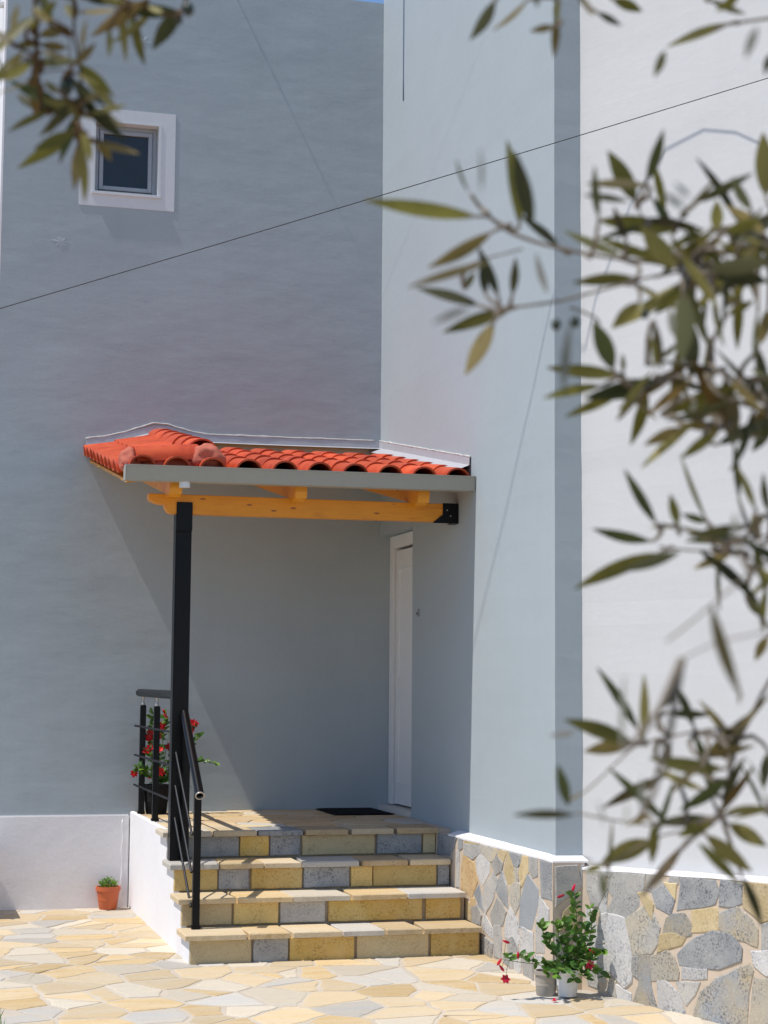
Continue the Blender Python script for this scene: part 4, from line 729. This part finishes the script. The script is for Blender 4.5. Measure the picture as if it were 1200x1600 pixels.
for x, z in ((-.085, 2.90), (-.06, 2.86)): mb.tube([(x, by0-.008, z), (x, by0-.012, z)], .005, 8)
obj('bolt', mb, 'rim', brk)
mb = MB(); mb.box(-1.965, -1.858, -2.05, -1.95, .54, bz0-.001); mb.box(-1.965, -1.858, by0-.012, by0-.003, 2.70, 2.893); mb.box(-1.965, -1.858, by0-.003, -2.05, 2.70, bz0-.001)
obj('post', mb, 'black', can, bevel=0.003)

# ------------------------------------------------------------------ landing railing
rl = thing('landing_railing', 'black landing railing with round top tube and thin rods above the white cheek wall', 'railing', (-1.93, -1.0, .72))
mb = MB(); mb.tube([(-1.925, -.14, 1.622), (-1.925, -1.948, 1.617)], .029, 16); obj('top_tube', mb, 'black', rl, smooth=True, auto=40)
for z in (1.372, 1.152, .928):
    mb = MB(); mb.tube([(-1.947, -.10, z), (-1.947, -1.948, z)], .008, 8); obj('rod', mb, 'rod', rl, smooth=True, auto=40)
for y in (-.30, -1.02):
    mb = MB(); mb.box(-1.938, -1.896, y-.021, y+.021, .722, 1.53); bar = obj('baluster', mb, 'black', rl, bevel=0.003)
    mb = MB(); mb.box(-1.944, -1.890, y-.027, y+.027, .722, .742); obj('foot_collar', mb, 'black', bar, bevel=0.003)
    mb = MB(); mb.lathe((-1.917, y, 1.53), [(.013, 0), (.016, .012), (.008, .024), (.008, .044), (.013, .056), (.013, .068)], 10); obj('neck', mb, 'rim', bar, smooth=True)
# stair handrail
hr = thing('stair_handrail', 'black sloping stair handrail with open tube end and three thin rods', 'handrail', (-1.88, -2.6, .18))
mb = MB(); a = Vector((-1.885, -2.055, 1.500)); b2 = Vector((-1.885, -2.71, 1.000)); mb.tube([a, b2], .028, 18, cap=False)
mb.tube([a, b2+(a-b2)*.02], .024, 18, cap=False); obj('top_tube', mb, 'black', hr, smooth=True)
t_ = (a-b2).normalized(); mb = MB(); u_ = t_.cross(X).normalized(); w_ = t_.cross(u_); vs = []
for k in range(24):
    d = u_*math.cos(k*math.pi/12)+w_*math.sin(k*math.pi/12); vs += [b2-t_*.001+d*.0295, b2-t_*.001+d*.0235, b2+t_*.02+d*.0235, b2+t_*.004+d*.0295]
mb.add(vs, [(4*k+q, 4*((k+1) % 24)+q, 4*((k+1) % 24)+(q+1) % 4, 4*k+(q+1) % 4) for k in range(24) for q in range(4)])
obj('tube_rim', mb, 'rim', hr)
mb = MB(); mb.box(-1.906, -1.862, -2.645, -2.60, .182, 1.048); pst = obj('post', mb, 'black', hr, bevel=0.003)
mb = MB(); mb.box(-1.914, -1.854, -2.653, -2.592, .182, .20); obj('foot_collar', mb, 'black', pst, bevel=0.004)
mb = MB(); mb.box(-1.897, -1.851, -2.112, -2.066, .542, 1.43); ps2 = obj('post', mb, 'black', hr, bevel=0.003)
mb = MB(); mb.box(-1.903, -1.845, -2.118, -2.064, .542, .56); obj('foot_collar', mb, 'black', ps2, bevel=0.004)
for z0, z1 in ((1.262, .752), (1.045, .522), (.838, .312)):
    mb = MB(); mb.tube([(-1.935, -2.045, z0-.02), (-1.912, -2.60, z1)], .008, 8); obj('rod', mb, 'rod', hr, smooth=True, auto=40)

# ------------------------------------------------------------------ doormat
mt = thing('doormat', 'black rubber doormat lying on the shaded landing by the door', 'doormat', (-.28, -.38, .72))
mb = MB(); mb.box(-.52, -.06, -.70, -.06, .7205, .729); obj('mat_base', mb, 'mat', mt, bevel=.003)
mb = MB()
for i in range(20): mb.box(-.50, -.08, -.675+.031*i, -.675+.031*i+.014, .7292, .733)
obj('rib', mb, 'mat', mt, kind='stuff')

# ------------------------------------------------------------------ overhead wires
def cable(pts, r, label, mat='wire'):
    mb = MB(); mb.tube(pts, r, 6); return tag(obj('overhead_cable', mb, mat, smooth=True), label, 'cable')
p0, p1, p2 = Vector((-3.355, -6, 3.301)), Vector((-1.636, -6, 3.947)), Vector((.332, -6, 4.699))
ctrl = []
for i in range(33):
    t = -1.2+i*.1; a = (t-.5)*(t-1)/.5; b_ = t*(t-1)/-.25; c_ = t*(t-.5)/.5
    ctrl.append(p0*a+p1*b_+p2*c_)
cable(ctrl, .0023, 'thin black cable crossing the picture diagonally in front of the walls')
cable([(-1.27, -.001, 7.29), (-1.27, -.08, 7.33), (-1.27, -.14, 7.36), (-1.27, -2.2, 8.35), (-1.27, -7, 10.9)], [.011, .009, .0012, .0008, .0008], 'grey cable leaving the roof edge above the blank wall', 'grey_wire')
cable([Vector(p)/1000 for p in LOOP_CABLE], .0045, 'slack grey cable hanging high over the porch', 'grey_wire')

# ------------------------------------------------------------------ leaves
def leaf_mb(base, tip, width, seed, curl=.08, fold=.18, face=None, nseg=7, shape=0.9):
    base, tip = Vector(base), Vector(tip); ax = tip-base; L = ax.length; ax.normalize()
    rr_ = random.Random(seed)
    f = face if face is not None else Vector((rr_.uniform(-.5, .5), -1, rr_.uniform(-.5, .5)))
    nrm = (f-ax*f.dot(ax)).normalized(); sd = ax.cross(nrm)
    ang = rr_.uniform(-.55, .55) if face is None else 0
    nrm, sd = nrm*math.cos(ang)+sd*math.sin(ang), sd*math.cos(ang)-nrm*math.sin(ang)
    if face is None and rr_.random() < .35: nrm, sd = -nrm, -sd
    cu = rr_.uniform(-curl, curl)*2; sb = rr_.uniform(-.06, .06); mb = MB(); vs = []
    k = 1.0
    for i in range(nseg+1):
        t = i/nseg; w = width*.5*k*math.sin(math.pi*t**shape)**.85 if 0 < t < 1 else .0004
        c = base+ax*(L*t)+nrm*(cu*L*(t*t-t))+sd*(sb*L*(t-t*t)*2)
        vs += [c-sd*w+nrm*(w*fold), c, c+sd*w+nrm*(w*fold)]
    fs = []
    for i in range(nseg):
        o = 3*i; fs += [(o, o+1, o+4, o+3), (o+1, o+2, o+5, o+4)]
    mb.add(vs, fs); return mb
def leaf_obj(name, mb, mat, parent):
    root = parent
    while root.parent is not None: root = root.parent
    off = Vector(root.location); me = bpy.data.meshes.new(name)
    me.from_pydata([tuple(Vector(p)-off) for p in mb.v], [], mb.f); me.materials.append(mat)
    for p in me.polygons: p.use_smooth = True
    o = bpy.data.objects.new(name, me); COL.objects.link(o); o.parent = parent; return o

# ------------------------------------------------------------------ olive trees in front
def olive_tree(label, trunk, limbs, LV, TW, OLV, bark, seed, extra):
    root = thing('olive_tree', label, 'olive tree', trunk[0][:3])
    mb = MB(); mb.tube([p[:3] for p in trunk], [p[3] for p in trunk], 12); obj('trunk', mb, 'bark', root, smooth=True)
    mb = MB()
    for l in limbs:
        P_ = [Vector(p[:3]) for p in l]; fine = []; rad = []
        for i in range(len(P_)-1):
            a, b_, c_, d_ = P_[max(0, i-1)], P_[i], P_[i+1], P_[min(len(P_)-1, i+2)]
            for q in range(6):
                t = q/6; fine.append(.5*((2*b_)+(c_-a)*t+(2*a-5*b_+4*c_-d_)*t*t+(3*b_-a-3*c_+d_)*t**3)); rad.append((l[i][3]*(1-t)+l[i+1][3]*t)*.7)
        mb.tube(fine+[P_[-1]], rad+[l[-1][3]*.7], 8)
    br0 = obj('limb', mb, 'bark', root, smooth=True)
    tw_o = []
    for tw in TW:
        pts = [Vector(tw[i:i+3])/1000 for i in range(1, len(tw), 3)]; r = tw[0]/1000
        fine = []
        for i in range(len(pts)-1):
            a = pts[max(0, i-1)]; b_, c_, d_ = pts[i], pts[i+1], pts[min(len(pts)-1, i+2)]
            for q in range(4):
                t = q/4; fine.append(.5*((2*b_)+(c_-a)*t+(2*a-5*b_+4*c_-d_)*t*t+(3*b_-a-3*c_+d_)*t**3))
        fine.append(pts[-1])
        mb = MB(); mb.tube(fine, [r*1.5*(1.0-.15*i/len(fine)) for i in range(len(fine))], 7)
        tw_o.append((obj('branch', mb, bark, root, smooth=True), pts))
    segs = [(o, a_.lerp(b_, q/4)) for o, pts in tw_o for a_, b_ in zip(pts[:-1], pts[1:]) for q in range(5)]
    def near(p):
        best, bd = tw_o[0][0], 9
        for o, pts in tw_o:
            for q in pts:
                d = (q-p).length
                if d < bd: best, bd = o, d
        return best
    for i, l in enumerate(LV):
        b_, t_ = Vector(l[0:3])/1000, Vector(l[3:6])/1000
        wd = min(l[6]/1000, .36*(t_-b_).length)
        leaf_obj('leaf', leaf_mb(b_, t_, wd, seed+i), OL[l[7]], near(b_))
        o_, q_ = min(segs, key=lambda e_: (e_[1]-b_).length); dd = (q_-b_).length
        if .004 < dd < .09:
            m3 = MB(); mid = (b_+q_)/2+(b_-t_).normalized()*dd*.22
            m3.tube([q_, q_.lerp(mid, .7), mid.lerp(b_, .5), b_, b_.lerp(t_, .12)], [.0022, .0019, .0016, .0013, .0006], 5)
            obj('side_twig', m3, bark, o_, smooth=True)
    for v in OLV:
        c = Vector(v[:3])/1000; r = v[3]/1000; mb = MB()
        mb.lathe(c, [(r*.02, -r*1.25)]+[(r*math.sin(a), -r*1.25*math.cos(a)) for a in [math.pi*k/8 for k in range(1, 8)]]+[(r*.02, r*1.25)], 12)
        obj('olive_fruit', mb, 'olive', near(c), smooth=True)
    # foliage of the rest of the tree, outside the picture
    rr_ = random.Random(seed); mb = MB()
    for c, rad, cnt in extra:
        for i in range(cnt):
            p = Vector(c)+Vector((rr_.gauss(0, rad), rr_.gauss(0, rad), rr_.gauss(0, rad*.8)))
            d = Vector((rr_.uniform(-1, 1), rr_.uniform(-1, 1), rr_.uniform(-1, .6))).normalized()*rr_.uniform(.05, .08)
            m2 = leaf_mb(p, p+d, .014, i+seed, nseg=4); mb.add(m2.v, m2.f)
    me = obj('foliage', mb, OL[0], root, kind='stuff')
    return root
# frame axes at the leaves: r2 to the right, u2 up, fwd ahead
CP = Vector((-3.762, -13.736, 1.689))
def at(r, u, f, rad): p = CP+right*r+Z*u+Vector((-sy, cy, 0))*f; return (p.x, p.y, p.z, rad)
def gat(r, f, rad): p = at(r, 0, f, rad); return (p[0], p[1], -.18, rad)
olive_tree('olive branch sprays hanging over the right of the picture, blurred leaves before the white wall',
           [gat(2.5, 2.3, .11), at(2.46, -1.2, 2.25, .10), at(2.5, -.3, 2.2, .085), at(2.35, .6, 2.1, .065), at(2.0, 1.2, 1.9, .045), at(1.5, 1.45, 1.65, .03)],
           [[at(1.55, 1.44, 1.66, .026), at(1.0, 1.42, 1.5, .018), at(.5, 1.22, 1.38, .010), at(.20, .9, 1.33, .006), at(.12, .58, 1.31, .004)],
            [at(1.2, 1.43, 1.55, .014), at(.80, 1.25, 1.42, .010), at(.60, .8, 1.36, .008), at(.50, .35, 1.33, .006), at(.44, -.05, 1.31, .005), at(.36, -.10, 1.31, .004)],
            [at(.57, .62, 1.35, .006), at(.46, .36, 1.33, .005), at(.37, .30, 1.31, .004)],
            [at(.53, .50, 1.34, .006), at(.44, .20, 1.32, .005), at(.36, .13, 1.31, .004)],
            [at(1.0, 1.42, 1.5, .010), at(.62, 1.15, 1.38, .007), at(.46, .72, 1.33, .005), at(.33, .55, 1.31, .004)]],
           LEAVES_R, TWIGS_R, OLIVES_R, 'bark', 100, [((at(1.5, 1.5, 1.65, 0))[:3], .16, 160), ((at(2.2, 1.2, 2.0, 0))[:3], .25, 200)])
olive_tree('olive twigs drooping into the upper left corner before the small window',
           [gat(-2.5, 2.2, .10), at(-2.45, -1.0, 2.2, .09), at(-2.45, 0, 2.15, .075), at(-2.2, .9, 2.0, .055), at(-1.7, 1.35, 1.8, .035), at(-1.1, 1.42, 1.55, .022)],
           [[at(-1.15, 1.42, 1.57, .02), at(-.6, 1.30, 1.44, .012), at(-.28, 1.0, 1.40, .008), at(-.17, .62, 1.39, .005)],
            [at(-.75, 1.34, 1.48, .012), at(-.42, 1.05, 1.42, .008), at(-.27, .62, 1.39, .006)],
            [at(-.9, 1.38, 1.5, .010), at(-.55, 1.0, 1.42, .007), at(-.38, .52, 1.39, .005)]],
           LEAVES_L, TWIGS_L, OLIVES_L, 'bark_dark', 900, [((at(-1.2, 1.5, 1.6, 0))[:3], .16, 150), ((at(-2.1, 1.1, 1.95, 0))[:3], .22, 160)])

# ------------------------------------------------------------------ pots and plants
def pot(name, label, c, r0, r1, h, mat, rim=.006, lip=.02):
    o = thing(name, label, 'pot', c)
    mb = MB(); mb.lathe(c, [(.001, 0), (r0*.96, 0), (r0, .004), (r1-.002, h-lip), (r1+rim, h-lip), (r1+rim, h), (r1-.004, h), (r1-.006, h-.02), (r0+.5*(r1-r0), h*.4)], 30)
    obj('pot_body', mb, mat, o, smooth=True, auto=40)
    mb = MB(); mb.lathe(c, [(.001, h-.016), (r1-.004, h-.018)], 24); obj('soil', mb, 'soil', o)
    return o
def plant(name, label, cat, c, STEMS, FLW, matl, seed, step, ll, lw, fsize, red, maxl):
    o = thing(name, label, cat, c); rr_ = random.Random(seed); cnt = 0; cam_dir = Vector((-.25, -1, .25)); paths = []
    for st in STEMS:
        pts = [Vector(st[i:i+3])/1000 for i in range(0, len(st), 3)]
        mb = MB(); mb.tube(pts, [.0032-.0018*i/len(pts) for i in range(len(pts))], 6); obj('stem', mb, 'stem', o, smooth=True); paths.append(pts)
    for pts in paths:
        acc = step*.8; side = 1
        for i in range(len(pts)-1):
            a, b_ = pts[i], pts[i+1]; L = (b_-a).length; t = acc
            while t < L and cnt < maxl:
                p = a.lerp(b_, t/L); ax = (b_-a).normalized()
                for sgn in (1, -1):
                    out = Vector((rr_.uniform(-1, 1)+sgn*.8, rr_.uniform(-1.1, .3), rr_.uniform(-.35, .8))).normalized()
                    d = (out*.9+ax*.35).normalized(); l = ll*rr_.uniform(.65, 1.2)
                    face = Vector((rr_.uniform(-.6, .3), rr_.uniform(-1, -.1), rr_.uniform(.3, 1)))
                    frac = (i+t/L)/len(pts)
                    leaf_obj('leaf', leaf_mb(p, p+d*l, lw*l/ll, seed+cnt, .12, .22, face, 5, .85), M[matl[1] if rr_.random() < .22+.35*(frac > .7) else matl[0]], o); cnt += 1
                t += step*rr_.uniform(.75, 1.25)
            acc = max(step*.2, t-L)
    for fx, fy, fz, kd in FLW:
        p = Vector((fx, fy, fz))/1000; mb = MB()
        if kd == 'b':
            d = Vector((rr_.uniform(-1, 1), rr_.uniform(-.5, .2), rr_.uniform(.2, 1))).normalized()
            mb.tube([p-d*fsize*.8, p-d*fsize*.3, p+d*fsize*.3, p+d*fsize*.9], [.0015, fsize*.28, fsize*.24, .001], 7)
        else:
            nd = Vector((rr_.uniform(-.6, .4), -1, rr_.uniform(-.1, .6))).normalized(); u = nd.orthogonal().normalized(); w = nd.cross(u); a0 = rr_.uniform(0, 6)
            for q in range(6):
                a = a0+q*2*math.pi/6+rr_.uniform(-.2, .2); d = (u*math.cos(a)+w*math.sin(a))*rr_.uniform(.8, 1.1)+nd*rr_.uniform(-.2, .5)
                m2 = leaf_mb(p, p+d.normalized()*fsize, fsize*.8, cnt+q, .2, .3, nd, 4, .6); mb.add(m2.v, m2.f)
            mb.tube([p-nd*fsize*.6, p], [.0015, fsize*.22], 6)
        near_p = min((q for pts in paths for a_, b_ in zip(pts[:-1], pts[1:]) for q in (a_, a_.lerp(b_, .33), a_.lerp(b_, .66), b_)), key=lambda q: (q-p).length)
        leaf_obj('flower', mb, M[red], o)
        if (near_p-p).length > .012:
            mb = MB(); mid = (p+near_p)/2+Vector((0, 0, .2*(p-near_p).length)); mb.tube([near_p, mid, p], [.0016, .0014, .0012], 5); obj('flower_stalk', mb, 'stem', o, smooth=True)
    return o
zg = gz(-4.18)
pot('flower_pot', 'small white plastic pot on the paving at the stone corner', (-.035, -4.19, zg+.008), .053, .072, .150, 'white_pot')
pot('flower_pot', 'weathered grey stone pot half hidden behind the white pot', (-.140, -4.13, zg+.008), .055, .062, .135, 'grey_pot')
plant('flowering_plant', 'trailing green plant with crimson buds growing from the white pot', 'plant', (-.05, -4.18, zg+.12), STEMS_RIGHT, FLOWERS_RIGHT, ('leaf', 'leaf_light'), 31, .025, .056, .034, .030, 'pink_red', 290)
pot('plant_pot', 'black plastic pot behind the landing railing', (-1.80, -.27, .722), .078, .098, .215, 'mat')
plant('flowering_plant', 'bushy plant with scarlet flowers behind the railing on the landing', 'plant', (-1.80, -.28, .90), STEMS_LEFT, FLOWERS_LEFT, ('leaf', 'leaf_light'), 77, .026, .050, .034, .034, 'red', 290)
pot('plant_pot', 'small terracotta coloured pot on the paving against the white plinth', (-2.128, -.125, .006), .066, .088, .168, 'terra', .006, .03)
hb = thing('herb_plant', 'tiny bright green herb growing in the terracotta coloured pot', 'plant', (-2.128, -.125, .15))
rr_ = random.Random(3); mb = MB()
for i in range(110):
    a = rr_.uniform(0, 6.28); q = rr_.random()**.6; h = rr_.uniform(0, .085)*(1-.6*q)+.03
    p = Vector((-2.128+.06*q*math.cos(a), -.125+.06*q*math.sin(a), .135+h)); d = Vector((math.cos(a)*.7, math.sin(a)*.7, rr_.uniform(.1, 1))).normalized()*.024
    m2 = leaf_mb(p, p+d, .015, i, .1, .2, Vector((-.3, -.6, .7)), 4); mb.add(m2.v, m2.f)
for i in range(7): mb.tube([(-2.128, -.125, .15), (-2.128+rr_.uniform(-.04, .04), -.125+rr_.uniform(-.04, .04), .22)], .002, 5)
obj('foliage', mb, 'leaf_light', hb, kind='stuff')
# fallen blossom
mb = MB(); c = Vector((-.165, -4.33, gz(-4.33)+.012))
for q in range(5):
    d = Vector((math.cos(q*1.26), math.sin(q*1.26), .35+.3*(q % 2)))*.022; m2 = leaf_mb(c, c+d, .016, q, .2, .3, Z, 4, .7); mb.add(m2.v, m2.f)
tag(leaf_obj('fallen_flower', mb, M['pink_red'], patio) if False else obj('fallen_flower', mb, 'pink_red', smooth=True), 'withered crimson blossom fallen on the paving below the pots', 'flower')
# grass at the edge of the paving
mb = MB(); rr_ = random.Random(8)
for i in range(260):
    p = Vector((rr_.uniform(-3.62, -3.165), rr_.uniform(-4.6, -3.75), -.06)); h = rr_.uniform(.06, .13)
    d = Vector((rr_.uniform(-.5, .5), rr_.uniform(-.5, .5), 1)).normalized()*h; m2 = leaf_mb(p, p+d, .006, i, .3, .1, None, 4); mb.add(m2.v, m2.f)
obj('grass', mb, 'grass', kind='stuff')
